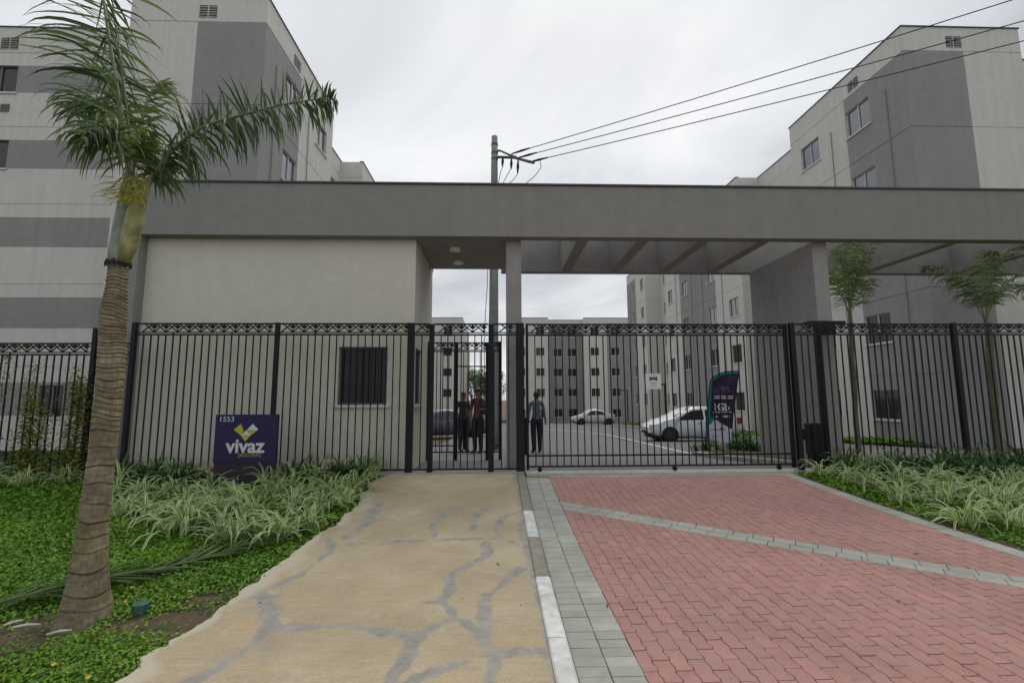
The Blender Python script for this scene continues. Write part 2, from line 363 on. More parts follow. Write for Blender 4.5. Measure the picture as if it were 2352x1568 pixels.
# kerb of separate stones, some painted white
KW = mat('kerb_whitewash', (.60, .60, .575), .85, .12, 14, .4, 70, hue=(.40, .39, .36))
KG = mat('kerb_concrete', (.235, .215, .18), .9, .12, 10, .4, 60)
kerb = tag(bpy.data.objects.new('kerb', None), kind='structure'); COL.objects.link(kerb)
ky = [ground(1330, 1620).y-2.2, ground(1340, 1620).y-.6, ground(1290, 1480).y, ground(1258, 1335).y, ground(1232, 1242).y, ground(1215, 1180).y, 7.3, 8.17]
for i, (a, c) in enumerate(zip(ky[:-1], ky[1:])):
    k = MB(); ys = np.linspace(a+.004, c-.004, 5)
    wtop = KW if i in (0, 1, 2, 4) else KG
    sec = [(PATH_R+.003, -.1), (PATH_R+.003, .036), (PATH_R+.014, .048), (KERB_R-.022, .046), (KERB_R-.006, .030), (KERB_R, -.1)]
    n0 = 0
    for y in ys:
        for x, z in sec: k.v.append((x, y, gz(y)+z))
    m6 = len(sec)
    for j in range(4):
        for q in range(m6-1):
            k.f.append((j*m6+q, j*m6+q+1, (j+1)*m6+q+1, (j+1)*m6+q)); k.m.append(0)
    k.f.append(tuple(range(m6-1, -1, -1))); k.m.append(0); k.f.append(tuple(range(4*m6, 5*m6))); k.m.append(0)
    k.build('kerb_stone', wtop, kerb)

# --- driveway of interlocking pavers
BED = mat('joint_sand', (.11, .07, .06), .95, .2, 40)
P_RED = mat('paver_red', (.37, .194, .167), .88, .07, 9, .45, 110, tone=True, hue=(.335, .20, .175), dirt=(.26, .158, .138))
P_GREY = mat('paver_grey', (.345, .352, .305), .88, .08, 9, .45, 110, tone=True, hue=(.29, .29, .26), dirt=(.25, .245, .215))
drive = strip('driveway', KERB_R, 5.75, [-2.4, 0, 2, 2.7, 3.4, 4, 4.7, 5.4, 6, 6.6, 7.2, 7.7, 8.1], BED, -.012)
def clip_poly(P, hp):
    """Sutherland-Hodgman against half planes (a,b,c): keep a*x+b*y<=c"""
    for a, bq, c in hp:
        Q = []
        for i in range(len(P)):
            p, q = P[i], P[(i+1) % len(P)]
            dp, dq = a*p[0]+bq*p[1]-c, a*q[0]+bq*q[1]-c
            if dp <= 0: Q.append(p)
            if dp*dq < 0:
                tt = dp/(dp-dq); Q.append((p[0]+(q[0]-p[0])*tt, p[1]+(q[1]-p[1])*tt))
        P = Q
        if len(P) < 3: return []
    return P
def area(P): return .5*sum(P[i][0]*P[(i+1) % len(P)][1]-P[(i+1) % len(P)][0]*P[i][1] for i in range(len(P)))
def paver_mesh(b, P, dz=0., tilt=(0, 0)):
    if b.attr is None: b.attr = {'tone': []}
    b.attr['tone'] += [min(1.22, max(.8, random.gauss(1, .045)))]*(2*len(P))
    P = [(x+random.gauss(0, .0007), y+random.gauss(0, .0007)) for x, y in P]; wch = random.uniform(.0022, .0058)
    k = len(P); cx = sum(p[0] for p in P)/k; cy = sum(p[1] for p in P)/k
    n = len(b.v)
    def zz(x, y): return gz(y)+dz+(x-cx)*tilt[0]+(y-cy)*tilt[1]
    def ins(p, d):
        dx, dy = p[0]-cx, p[1]-cy; l = math.hypot(dx, dy)+1e-6; return (p[0]-dx/l*d, p[1]-dy/l*d)
    for p in P: q = ins(p, .0008); b.v.append((q[0], q[1], zz(*q)-.013))
    for p in P: q = ins(p, wch); b.v.append((q[0], q[1], zz(*q)))
    for i in range(k): b.f.append((n+i, n+(i+1) % k, n+k+(i+1) % k, n+k+i)); b.m.append(0)
    b.f.append(tuple(range(n+k, n+2*k))); b.m.append(0)
rb0, rb1 = ground(1796, 1090), ground(2352, 1282)      # left edge of the right-hand border
def line_hp(p, q, keep_left=True):
    dx, dy = q[0]-p[0], q[1]-p[1]; a, bq = dy, -dx; l = math.hypot(a, bq); a /= l; bq /= l
    c = a*p[0]+bq*p[1]
    return (a, bq, c) if keep_left else (-a, -bq, -c)
rbd = V(rb1.x-rb0.x, rb1.y-rb0.y); rbd.normalize() if False else None
rdir = Vector((rb1.x-rb0.x, rb1.y-rb0.y)).normalized()
# cross band
cA, cB = ground(1292, 1150), ground(2352, 1322); cC, cD = ground(1305, 1172), ground(2352, 1352)
hp_right = line_hp((rb0.x, rb0.y), (rb0.x+rdir.x, rb0.y+rdir.y), keep_left=True)
if hp_right[0]*1+hp_right[1]*4-hp_right[2] > 0: hp_right = tuple(-q for q in hp_right)
def side(hp, pt, want_neg=True):
    s_ = hp[0]*pt[0]+hp[1]*pt[1]-hp[2]
    return hp if (s_ <= 0) == want_neg else tuple(-q for q in hp)
bdir = Vector((cB.x-cA.x, cB.y-cA.y)).normalized(); bnor = Vector((-bdir.y, bdir.x))
if bnor.y < 0: bnor = -bnor
bw = .30
bmid = Vector(((cA.x+cC.x)/2, (cA.y+cC.y)/2)); bmid2 = Vector(((cB.x+cD.x)/2, (cB.y+cD.y)/2)); bdir = (bmid2-bmid).normalized(); bnor = Vector((-bdir.y, bdir.x)); bnor = -bnor if bnor.y < 0 else bnor
far_hp = (-bnor.x, -bnor.y, -(bnor.dot(bmid)+bw/2))      # keep beyond the band
near_hp = (bnor.x, bnor.y, bnor.dot(bmid)-bw/2)          # keep on this side of the band
X0 = KERB_R+.405
base_hps = [(-1, 0, -X0), (0, 1, 8.02), hp_right]
shape = [(0, 0), (.055, -.004), (.11, 0), (.1165, .0275), (.1035, .0825), (.1165, .1375), (.1035, .1925), (.11, .22), (.055, .216), (0, .22), (-.0065, .1925), (.0065, .1375), (-.0065, .0825), (.0065, .0275)]
reds = []
for c in range(0, 46):
    for r in range(-3, 36):
        ox = X0-.02+c*.1105; oy = 1.2+r*.221+(.1105 if c % 2 else 0)
        P = [(ox+x, oy+y) for x, y in shape]
        if oy > 8.2: continue
        for extra in (far_hp, near_hp):
            Q = clip_poly(P, base_hps+[extra])
            if len(Q) >= 3 and abs(area(Q)) > .0012: reds.append(Q)
greys = []
for r in range(-6, 68):
    y = 1.2+r*.1015
    if y+.1 > 8.04: break
    for c in range(2):
        x = KERB_R+.004+c*.2
        greys.append([(x+.0005, y), (x+.1995, y), (x+.1995, y+.1), (x+.0005, y+.1)])
# right border (one soldier course, .2 wide laid along its line) and cross band
rn = Vector((-rdir.y, rdir.x)); rn = -rn if rn.x < 0 else rn
for i in range(-2, 62):
    p = Vector((rb0.x, rb0.y))+rdir*(i*.1015)
    for q in range(1):
        a = p+rn*(q*.2+.002)
        P = [tuple(a), tuple(a+rn*.215), tuple(a+rn*.215+rdir*.1), tuple(a+rdir*.1)]
        if area(P) < 0: P = P[::-1]
        P = clip_poly(P, [(0, 1, 8.04)])
        if len(P) >= 3: greys.append(P)
bl = (bmid2-bmid).length+1.5
for i in range(-6, int(bl/.101)):
    for q in range(2):
        off = (.05 if q else 0)
        a = bmid+bdir*(i*.202*.5+off)+bnor*(-bw/2+q*bw/2+.001)
        if i % 2: continue
        P = [tuple(a), tuple(a+bdir*.2), tuple(a+bdir*.2+bnor*(bw/2-.002)), tuple(a+bnor*(bw/2-.002))]
        if area(P) < 0: P = P[::-1]
        P = clip_poly(P, [(-1, 0, -X0), hp_right])
        if len(P) >= 3 and abs(area(P)) > .001: greys.append(P)
# far edge course along the gate sill
for i in range(0, 26):
    x = KERB_R+.41+i*.2015
    P = clip_poly([(x, 8.025), (x+.2, 8.025), (x+.2, 8.12), (x, 8.12)], [(1, 0, 5.5)])
    if len(P) >= 3: greys.append(P)
def lay(polys, m, limit):
    def sz(P):
        cy = sum(p[1] for p in P)/len(P); cx = sum(p[0] for p in P)/len(P)
        vis = cy > 2.75 and cx < .8*cy+.9
        return (0 if vis else 50)+math.hypot(cx, cy)
    polys = sorted(polys, key=sz); rest = MB()
    for i, P in enumerate(polys):
        if area(P) < 0: P = P[::-1]
        tl = (random.gauss(0, .006), random.gauss(0, .006)); dz = random.gauss(0, .0009)
        if i < limit:
            b = MB(); paver_mesh(b, P, dz, tl); b.build('paver', m, drive)
        else: paver_mesh(rest, P, dz, tl)
    if rest.v: tag(rest.build('paver_field', m, drive), kind='stuff')
lay(reds, P_RED, 300); lay(greys, P_GREY, 295)

# gate sill / threshold and path sill
SILL = mat('sill_concrete', (.40, .39, .345), .9, .08, 8, .35, 70)
b = MB(); b.box(KERB_R+.03, 5.62, 8.125, 8.42, gz(8.2)-.12, gz(8.2)+.028); tag(b.build('gate_threshold', SILL), kind='structure')
b = MB(); b.box(-2.6, KERB_R, 8.17, 8.5, gz(8.2)-.12, gz(8.2)+.05); tag(b.build('path_threshold', CONC), kind='structure')

# inside: kerbed bed and sidewalk to the right, white edge line
def ribbon_ground(name, pts, w, h, m, kind='structure', dz=0.):
    k = MB()
    P = [Vector(p) for p in pts]; rows = []
    for i, p in enumerate(P):
        t = (P[min(i+1, len(P)-1)]-P[max(i-1, 0)]); t.z = 0; t.normalize(); nrm = Vector((-t.y, t.x, 0))
        rows.append((p-nrm*w/2, p+nrm*w/2))
    for (a, bq), (c, d) in zip(rows[:-1], rows[1:]):
        za = [V(0, 0, gz(q.y)+h+dz-q.z) for q in (a, bq, c, d)]
        A, B_, C_, D_ = [q+z for q, z in zip((a, bq, c, d), za)]
        k.quad(A, B_, D_, C_)
        if h > .02:
            dn = V(0, 0, -h-.05); k.quad(A+dn, A, C_, C_+dn); k.quad(B_, B_+dn, D_+dn, D_)
    return tag(k.build(name, m), kind=kind)
def G(x, y): p = ground(x, y); return (p.x, p.y, 0)
ribbon_ground('road_marking', [G(1250, 985), G(1320, 990), G(1389, 997), G(1490, 1020), G(1560, 1036), G(1592, 1043)], .11, .009, WHITE_LINE)
ribbon_ground('kerb', [G(1596, 1046), G(1660, 1055), G(1740, 1063), G(1811, 1069), G(1880, 1073)], .14, .10, CONC)
ribbon_ground('kerb', [G(1414, 980), G(1440, 982), G(1500, 988), G(1600, 998), G(1700, 1005), G(1790, 1012)], .16, .12, CONC)
bed = MB(); q = [ground(1600, 1044), ground(1880, 1072), ground(1990, 1040), ground(1760, 1020), ground(1640, 1022)]
bed.poly([(p.x, p.y, gz(p.y)+.07) for p in q]); tag(bed.build('planting_bed', SOIL), kind='structure')
strip('lawn', 12.6, 13.85, [14.5, 18, 21, 26, 32, 38, 44, 50], LAWNBASE, .06)

# ================================================================== WALLS WITH OPENINGS
def facade(parent, origin, u, n, width, z0, z1, holes=(), paint=(), grooves=(), mats=(PL_LIGHT, PL_DARK), name='wall', depth=.16, invert=False):
    """wall plane: origin + u*s + z; n = outward normal. holes: (s0,s1,z0,z1) open recesses, paint: same rects in second material"""
    u = Vector(u); n = Vector(n); o = Vector(origin); b = MB()
    sx = {0, width}; sz = {z0, z1}
    for h in list(holes)+list(paint):
        for q in h[:2]:
            if 0 < q < width: sx.add(q)
        for q in h[2:]:
            if z0 < q < z1: sz.add(q)
    for g in grooves:
        if z0 < g < z1: sz.add(g-.014); sz.add(g+.014)
    sx = sorted(sx); sz = sorted(sz)
    def dep(s_, z):
        for h in holes:
            if h[0] < s_ < h[1] and h[2] < z < h[3]: return depth
        for g in grooves:
            if abs(z-g) < .014: return .016
        return 0.
    D = [[dep((sx[i]+sx[i+1])/2, (sz[j]+sz[j+1])/2) for j in range(len(sz)-1)] for i in range(len(sx)-1)]
    def P(s_, z, d): return o+u*s_-n*d+Vector((0, 0, z-o.z))
    for i in range(len(sx)-1):
        for j in range(len(sz)-1):
            d = D[i][j]; a, c, e_, f_ = sx[i], sx[i+1], sz[j], sz[j+1]; ms, mz = (a+c)/2, (e_+f_)/2
            mi = 1 if any(p[0] < ms < p[1] and p[2] < mz < p[3] for p in paint) else 0
            if d == depth: mi = 2
            b.quad(P(a, e_, d), P(c, e_, d), P(c, f_, d), P(a, f_, d), mi)
            mi = 0 if mi == 2 else mi
            if i+1 < len(sx)-1 and D[i+1][j] != d: b.quad(P(c, e_, d), P(c, e_, D[i+1][j]), P(c, f_, D[i+1][j]), P(c, f_, d), mi)
            if j+1 < len(sz)-1 and D[i][j+1] != d: b.quad(P(a, f_, d), P(c, f_, d), P(c, f_, D[i][j+1]), P(a, f_, D[i][j+1]), mi)
    return b.build(name, [mats[0], mats[1], VOID], parent)
WCACHE = {}
def window(parent, origin, u, n, s0, s1, z0, z1, kind='white', sill=True, panes=2, depth=.09):
    """window set into an opening: frame (part), panes and sill (sub-parts)"""
    u = Vector(u); n = Vector(n); o = Vector(origin); w = s1-s0; h = z1-z0
    low = z0 < 4; key = (round(w, 2), round(h, 2), kind, tuple(u), tuple(n), panes, low)
    if key not in WCACHE:
        def bx(b, a, c, e_, f_, d0, d1):
            p = [u*q+Vector((0, 0, z))-n*d for d in (d0, d1) for q, z in ((a, e_), (c, e_), (c, f_), (a, f_))]
            k = len(b.v); b.v += [tuple(q) for q in p]
            for f in ((0, 1, 2, 3), (7, 6, 5, 4), (0, 4, 5, 1), (1, 5, 6, 2), (2, 6, 7, 3), (3, 7, 4, 0)): b.f.append(tuple(k+q for q in f)); b.m.append(0)
        fm = ALU if kind == 'white' else ALU_DK; fw = .032
        b = MB(); bx(b, 0, w, 0, fw, depth-.03, depth+.03); bx(b, 0, w, h-fw, h, depth-.03, depth+.03); bx(b, 0, fw, fw, h-fw, depth-.03, depth+.03); bx(b, w-fw, w, fw, h-fw, depth-.03, depth+.03)
        for q in range(1, panes): bx(b, w*q/panes-.025, w*q/panes+.025, fw, h-fw, depth-.034, depth+.026)
        F = b.mesh('window', fm)
        b = MB(); bx(b, fw, w/panes-.025, fw, h-fw, depth+.0, depth+.02); Pm = b.mesh('pane', GLASS_BLK if kind == 'black' else (GLASS_SHADED if abs(n.y) > .5 or low else GLASS))  # front-facing and low panes take the shaded copy of the glass
        b = MB(); bx(b, -.06, w+.06, -.05, 0, -.05, depth+.02); Sm = b.mesh('sill', GRANITE)
        WCACHE[key] = (F, Pm, Sm)
    F, Pm, Sm = WCACHE[key]
    base = o+u*s0; base.z = z0
    f = link('window', F, parent); f.location = base
    for q in range(panes):
        p = bpy.data.objects.new('pane', Pm); COL.objects.link(p); p.parent = f
        p.location = u*(w/panes*q*(1 if q == 0 else .985))-n*(.004*(q % 2))
    if sill:
        s_ = bpy.data.objects.new('sill', Sm); COL.objects.link(s_); s_.parent = f
    return f
LOUV = {}
def louvers(parent, origin, u, n, s0, s1, z0, z1, count=2):
    """pair of small louvred roof vents"""
    u = Vector(u); n = Vector(n); o = Vector(origin); w = (s1-s0)/count-.05
    for q in range(count):
        b = MB(); a = s0+q*((s1-s0)/count)+.025
        P = lambda s_, z, d: o+u*s_+n*d+Vector((0, 0, z-o.z))
        b.quad(P(a, z0, .006), P(a+w, z0, .006), P(a+w, z1, .006), P(a, z1, .006))
        v = b.build('vent', VOID, parent)
        k = 5
        for i in range(k):
            zz = z0+(z1-z0)*(i)/k; hh = (z1-z0)/k
            c = MB(); c.prism([P(a, zz, .01), P(a+w, zz, .01), P(a+w, zz+hh*.34, .03), P(a, zz+hh*.34, .03)], n*.008)
            c.build('slat', ALU, v)
def pipe(parent, x, y, z0, z1, n):
    b = MB(); p = Vector((x, y, 0))+Vector(n)*.03
    b.tube([(p.x, p.y, z0), (p.x, p.y, z1)], .017, 6); b.build('drain_pipe', PL_DARK, parent)

FL = 2.74; Z_LINE = [13.36-FL*1.008*k for k in range(5)]
WIN_Z = [(11.72-FL*k, 12.78-FL*k) for k in range(5)]
ROOF = 14.25; BASE = -1.2
def apartment(name, label, xs, sgn, y0, secs, recess_x, gable_w=4.2, dark_w=2.13, wing_y=None, wing_len=16., front=True, zsh=0., far_gable=False, wings=True):
    """xs: plane of the long side facing the road, sgn=-1 when it faces -X. secs: list of (ya,yb,'dark'/'light'/'recess',[window y ranges])"""
    t = thing(name, label, 'building', (xs, y0, BASE), 'five storey apartment blocks'); nS = V(sgn, 0, 0)
    GR = [z for z in Z_LINE]
    pts_roof = []
    # merge consecutive paint sections into runs with equal plane
    runs = []
    for s_ in secs:
        pl = recess_x if s_[2] == 'recess' else xs
        if runs and runs[-1][0] == pl: runs[-1][1].append(s_)
        else: runs.append([pl, [s_]])
    prevx = None
    for pl, ss in runs:
        ya, yb = ss[0][0], ss[-1][1]
        holes = []; paint = []
        for s_ in ss:
            for wa, wb in s_[3]:
                for za, zb in WIN_Z: holes.append((wa-ya, wb-ya, za, zb))
            if s_[2] == 'dark': paint.append((s_[0]-ya if s_[0] > ya else -1, s_[1]-ya, BASE, Z_LINE[0]))
        org = V(pl, ya, BASE)
        facade(t, org, (0, 1, 0), nS, yb-ya, BASE, ROOF, holes, paint, GR)
        for i, h in enumerate(holes): window(t, org, (0, 1, 0), nS, *h, kind='white')
        if prevx is not None and prevx != pl:
            # return wall between the planes
            a, c = sorted((prevx, pl)); facade(t, V(a, ya, BASE), (1, 0, 0), (0, -1, 0), c-a, BASE, ROOF, (), (), GR)
        prevx = pl
        b = MB(); b.box(pl-sgn*.2, xs-sgn*(gable_w-.05), ya+.05, yb-.05, ROOF-.5, ROOF-.45); b.build('roof', CONC, t)
        b = MB(); b.box(pl+sgn*.035, pl-sgn*.16, ya-.03, yb+.03, ROOF, ROOF+.035); b.build('coping', COPING, t)
        for s_ in ss:
            if s_[3] and s_[2] != 'recess':
                wy = s_[3][0]; py = wy[0]-.75 if wy[0]-.75 > s_[0]+.1 else wy[1]+.7
                pipe(t, pl, py, BASE+1, 12.5, nS)
    yend = secs[-1][1]
    # gable end toward the street
    u = V(1, 0, 0); xa = xs if sgn < 0 else xs-gable_w
    org = V(xa, y0, BASE); pr = (-1, dark_w, BASE, Z_LINE[0]) if sgn < 0 else (gable_w-dark_w, gable_w+1, BASE, Z_LINE[0])
    facade(t, org, u, (0, -1, 0), gable_w, BASE, ROOF, (), [pr], GR)
    b = MB(); b.box(xa-.03, xa+gable_w+.03, y0-.035, y0+.16, ROOF+.001, ROOF+.036); b.build('coping', COPING, t)
    if front:
        v0 = 1.53 if sgn < 0 else gable_w-2.12
        louvers(t, org, u, (0, -1, 0), v0, v0+.58, 13.5, 13.92)
        # one vent pair on the road side as well
    org2 = V(xs, y0, BASE)
    if front: louvers(t, org2, (0, 1, 0), nS, 1.95, 2.5, 13.5, 13.9)
    # far end, outer side (plain)
    facade(t, V(xa, yend, BASE), u, (0, 1, 0), gable_w, BASE, ROOF)
    xo = xs-sgn*gable_w
    facade(t, V(xo, y0, BASE), (0, 1, 0), -nS, yend-y0, BASE, ROOF)
    # set-back wing with horizontal grey stripes between the windows
    if wing_y:
        wx0 = xo if sgn < 0 else xo-wing_len
        org = V(wx0, wing_y, BASE); holes = []; paint = []
        zs = [(12.02, 13.02), (9.29, 10.31), (6.58, 7.6), (3.88, 4.9), (1.1, 2.15)]
        for za, zb in zs:
            paint.append((-1, wing_len+1, za, zb))
            for k in range(3):
                c = (5.0+k*5.2) if sgn > 0 else None
                s1 = (wing_len-5.02-k*5.2) if sgn > 0 else 5.02+1.2+k*5.2
                holes.append((s1-1.2, s1, za, zb))
        if sgn > 0: q0 = at(88, 915, wing_y).x-wx0; holes.append((q0, q0+.75, 1.05, 2.05))
        facade(t, org, u, (0, -1, 0), wing_len, BASE, ROOF+.2, holes, paint, [13.5-2.72*k for k in range(5)])
        for h in holes: window(t, org, u, (0, -1, 0), *h, kind='dark')
        b = MB(); b.box(wx0, wx0+wing_len, wing_y-.035, wing_y+.16, ROOF+.2, ROOF+.235); b.build('coping', COPING, t)
        b = MB(); b.box(wx0+.05, wx0+wing_len-.05, wing_y+.2, wing_y+9, ROOF-.4, ROOF-.35); b.build('roof', CONC, t)
        if sgn > 0:
            louvers(t, org, u, (0, -1, 0), wing_len-5.72, wing_len-5.1, 13.62, 14.05)
            for k in range(4): louvers(t, org, u, (0, -1, 0), wing_len-5.46, wing_len-5.12, 11.3-2.72*k, 11.6-2.72*k, 1)
    return t
bR1 = apartment('apartment_building', 'pale grey apartment block with dark corner panel, beside the driveway end of the portico', 13.92, -1, 14.2,
    [(14.2, 16.96, 'dark', [(15.78, 16.93)]), (16.96, 20.35, 'light', [(18.5, 19.68)]), (20.35, 25.35, 'recess', [(20.9, 21.7), (23.2, 24.1)]), (25.35, 28.55, 'light', [(25.85, 26.97)]), (28.55, 31.4, 'dark', [(28.58, 29.72)])], 15.25, wing_y=15.9, wing_len=10)
bR2 = apartment('apartment_building', 'apartment block seen through the vehicle gate behind the parked white hatchback', 13.92, -1, 31.42,
    [(31.42, 34.24, 'dark', [(32.9, 33.97)]), (34.24, 37.33, 'light', [(35.75, 36.72)]), (37.33, 41.93, 'recess', [(38.0, 38.9), (40.4, 41.3)]), (41.93, 45.3, 'light', [(42.85, 43.85)]), (45.3, 48.4, 'dark', [(45.5, 46.55)])], 15.25, front=False)
bL1 = apartment('apartment_building', 'tall grey apartment block with striped wing rising behind the palm and guardhouse', -7.26, 1, 13.6,
    [(13.6, 16.25, 'dark', [(15.1, 16.2)]), (16.25, 19.53, 'light', [(17.74, 18.86)]), (19.53, 24.05, 'recess', [(20.3, 21.1), (22.6, 23.4)]), (24.05, 27.4, 'light', [(24.6, 25.7)]), (27.4, 30.4, 'dark', [(27.5, 28.6)])], -8.42, wing_y=15.3, wing_len=17.5)
# end-of-road block (front facing), lower because the ground falls away
def end_block(name, label, Y, segs, zs, x_left, x_right):
    t = thing(name, label, 'building', (x_left, Y, zs-1.5), 'five storey apartment blocks'); px = None
    for xa, xb, dy, dark, wins in segs:
        org = V(xa, Y+dy, zs-1.5); rf = 14.1+zs-(.0 if dy == 0 else .05); holes = []
        for w in wins:
            for k in range(5): holes.append((w-.57-xa, w+.57-xa, 11.72-FL*k+zs, 12.78-FL*k+zs))
        facade(t, org, (1, 0, 0), (0, -1, 0), xb-xa, zs-1.5, rf, holes, [(-1, 99, zs-1.5, Z_LINE[0]+zs)] if dark else (), [z+zs for z in Z_LINE])
        for h in holes: window(t, org, (1, 0, 0), (0, -1, 0), *h, kind='white')
        b = MB(); b.box(xa-.02, xb+.02, Y+dy-.04, Y+dy+.2, rf, rf+.05); b.build('coping', COPING, t)
        if px is not None and px != dy: facade(t, V(xa, Y+min(px, dy), zs-1.5), (0, 1, 0), (1 if px > dy else -1, 0, 0) if False else (1 if dy > px else -1, 0, 0), abs(px-dy), zs-1.5, rf)
        px = dy
    facade(t, V(x_left, Y, zs-1.5), (0, 1, 0), (-1, 0, 0), 12, zs-1.5, 14.05+zs); facade(t, V(x_right, Y, zs-1.5), (0, 1, 0), (1, 0, 0), 12, zs-1.5, 14.05+zs)
    return t
end_block('apartment_building', 'far apartment block closing the internal road at the end', 62, [(1.5, 6.9, 0, False, [3.2, 5.8]), (6.9, 11.75, 1.5, True, [8.35, 10.3]), (11.75, 14.85, 0, False, [13.2]), (14.85, 22, 0, True, [16.0, 18.5])], -1.95, 1.5, 22)
end_block('apartment_building', 'far pale apartment block seen through the pedestrian gate passage', 62, [(-20, -12, 1.5, True, [-14]), (-12, -4.6, 0, False, [-10.2, -6.6])], -1.95, -20, -4.6)

# ================================================================== ENTRANCE PORTICO
ZB, ZT = 4.665, 5.69; YB, YW = 8.55, 8.77; YR = 11.05
po = thing('entrance_portico', 'wide grey plastered entrance portico with beige guardhouse behind the black fence', 'portico', (0, YB, .3))
XL_, XR_ = -6.98, 17.5
def part(name, boxes, m, parent=po, bevel=0.):
    b = MB()
    for q in boxes: b.box(*q)
    return b.build(name, m, parent, bevel=bevel)
fb = part('front_beam', [(XL_, XR_, YB, YW, ZB, ZT)], PL_BEAM, bevel=.008)
part('coping', [(XL_-.03, XR_, YB-.03, YW+.05, ZT+.001, ZT+.035)], COPING)
part('back_beam', [(.1, XR_, YR, YR+.22, ZB, ZT-.02)], PL_FIN, bevel=.008)
part('end_column', [(XL_, -6.64, YB+.002, 11.2, .1, ZB-.002)], PL_BEAM, bevel=.006)
# guardhouse
def pxX(px, y, Y): return at(px, y, Y).x
gx1 = -1.57
wz0, wz1 = 1.5, 2.58; wx0, wx1 = -2.97, -2.06
facade(po, (-6.64, YW, .1), (1, 0, 0), (0, -1, 0), gx1+6.64, .1, ZB, [(wx0+6.64, wx1+6.64, wz0, wz1)], mats=(PL_WALL, PL_WALL), name='guardhouse_wall')
window(po, (-6.64, YW, .1), (1, 0, 0), (0, -1, 0), wx0+6.64, wx1+6.64, wz0, wz1, kind='black', sill=True, panes=1)
facade(po, (gx1, YW, .1), (0, 1, 0), (1, 0, 0), 2.3, .1, ZB, [(.18, 1.0, wz0, wz1)], mats=(PL_WALL, PL_WALL), name='guardhouse_wall')
window(po, (gx1, YW, .1), (0, 1, 0), (1, 0, 0), .18, 1.0, wz0, wz1, kind='black', sill=True, panes=2)
facade(po, (-6.64, 11.07, .1), (1, 0, 0), (0, 1, 0), gx1+6.64, .1, ZB, mats=(PL_WALL, PL_WALL), name='guardhouse_wall')
part('guardhouse_roof', [(XL_+.01, gx1, YW+.003, 11.2, ZB+.003, ZB+.25)], CONC)
# passage ceiling with two round lamps, slim pillar
pl0, pl1 = pxX(1163, 700, YW), pxX(1198, 700, YW)
part('ceiling', [(gx1+.003, pl1-.02, YW+.003, 10.86, ZB+.002, ZB+.22)], PL_FIN)
LAMP = mat('lamp_diffuser', (.8, .8, .78), .4)
for px, py in ((1045, 571), (1053, 601)):
    p = atZ(px, py, ZB); b = MB(); b.tube([(p.x, p.y, ZB-.05), (p.x, p.y, ZB-.045), (p.x, p.y, ZB+.001)], [.10, .115, .115], 20); b.build('ceiling_lamp', LAMP, po, smooth=False)
part('pillar', [(pl0, pl1, YW+.006, YW+.34, .15, ZB+.001)], PL_FIN, bevel=.006)
# rafters
def zG(x, y): return ((2200+x*1100/1627)/1.6327, (800+y*1060/1568)/1.6327)
xD = atZ(2200, 556, ZB).x
for xr in (1.57, 2.78, 3.99, 5.20, xD-.11, xD+2.3, xD+4.6):
    part('rafter', [(xr, xr+.23, YW+.002, YR-.002, ZB+.012, ZT-.05)], PL_FIN)
fx0 = atZ(1866, 556, ZB).x; fx1 = pxX(1897, 600, YW+.05)
part('fin_wall', [(fx0, fx1, YW+.004, YR+.02, .1, ZB+.012)], PL_FIN, bevel=.006)
part('rear_column', [(17.1, 17.45, YW+.01, YR, -.2, ZB)], PL_FIN)

# ================================================================== METAL FENCES AND GATES
YF = 8.25; FT = 2.95
def bxm(w, d, h):
    b = MB(); b.box(-w/2, w/2, -d/2, d/2, 0, h); return b
BARM = {}
def bar_mesh(h, w=.018):
    k = (round(h, 2), w)
    if k not in BARM: BARM[k] = bxm(w, w, h).mesh('bar', METAL_BLK)
    return BARM[k]
def orn_mesh(p, h):
    key = ('o', round(p, 3), round(h, 3))
    if key in BARM: return BARM[key]
    b = MB(); d = (0, .008, 0); y = -.004
    def barp(x0, z0, x1, z1, w):
        dx, dz = x1-x0, z1-z0; l = math.hypot(dx, dz); nx_, nz_ = -dz/l*w/2, dx/l*w/2
        b.prism([(x0+nx_, y, z0+nz_), (x0-nx_, y, z0-nz_), (x1-nx_, y, z1-nz_), (x1+nx_, y, z1+nz_)], d)
    for s_ in (-1, 1): barp(s_*p/2, 0, -s_*p*.306, h, .022)
    cx, cz = p/2, .70*h
    b.prism([(cx-.31*p, y-.001, cz), (cx, y-.001, cz-.37*h), (cx+.31*p, y-.001, cz), (cx, y-.001, cz+.30*h)], (0, .010, 0))
    b.prism([(cx-.2*p, y-.0015, .27*h), (cx, y-.0015, 0), (cx+.2*p, y-.0015, .27*h)], (0, .011, 0))
    BARM[key] = b.mesh('ornament', METAL_BLK); return BARM[key]
def fence_panel(t, xa, xb, Y, zb, zt, pitch=.1235, frieze=.155, gap=.04, low_rail=None, orn=.2, skip=()):
    """rails, frieze ornaments and square bars of one panel, as parts of t"""
    rw = .028
    rails = [zt-rw/2, zt-frieze-.012, zt-frieze-gap-.012, zb]
    if low_rail: rails.append(low_rail)
    for z in rails:
        b = MB(); b.box(xa, xb, Y-rw/2, Y+rw/2, z-rw/2 if z != zt-frieze-.012 else z-.009, z+rw/2 if z != zt-frieze-.012 else z+.009); b.build('rail', METAL_BLK, t)
    h = frieze-rw*.5-.005; m = orn_mesh(orn, h)
    n = max(1, int((xb-xa)/orn)); off = (xb-xa-n*orn)/2
    for i in range(n): link('ornament', m, t).location = (xa+off+(i+.5)*orn, Y, zt-frieze-.004)
    zt2 = zt-frieze-gap-.012; bm = bar_mesh(zt2-zb)
    n = int(round((xb-xa)/pitch))
    for i in range(1, n):
        x = xa+(xb-xa)*i/n
        link('bar', bm, t).location = (x, Y, zb)
        if i % 8 == 5: link('bar', bar_mesh(gap), t).location = (x, Y, zt2)
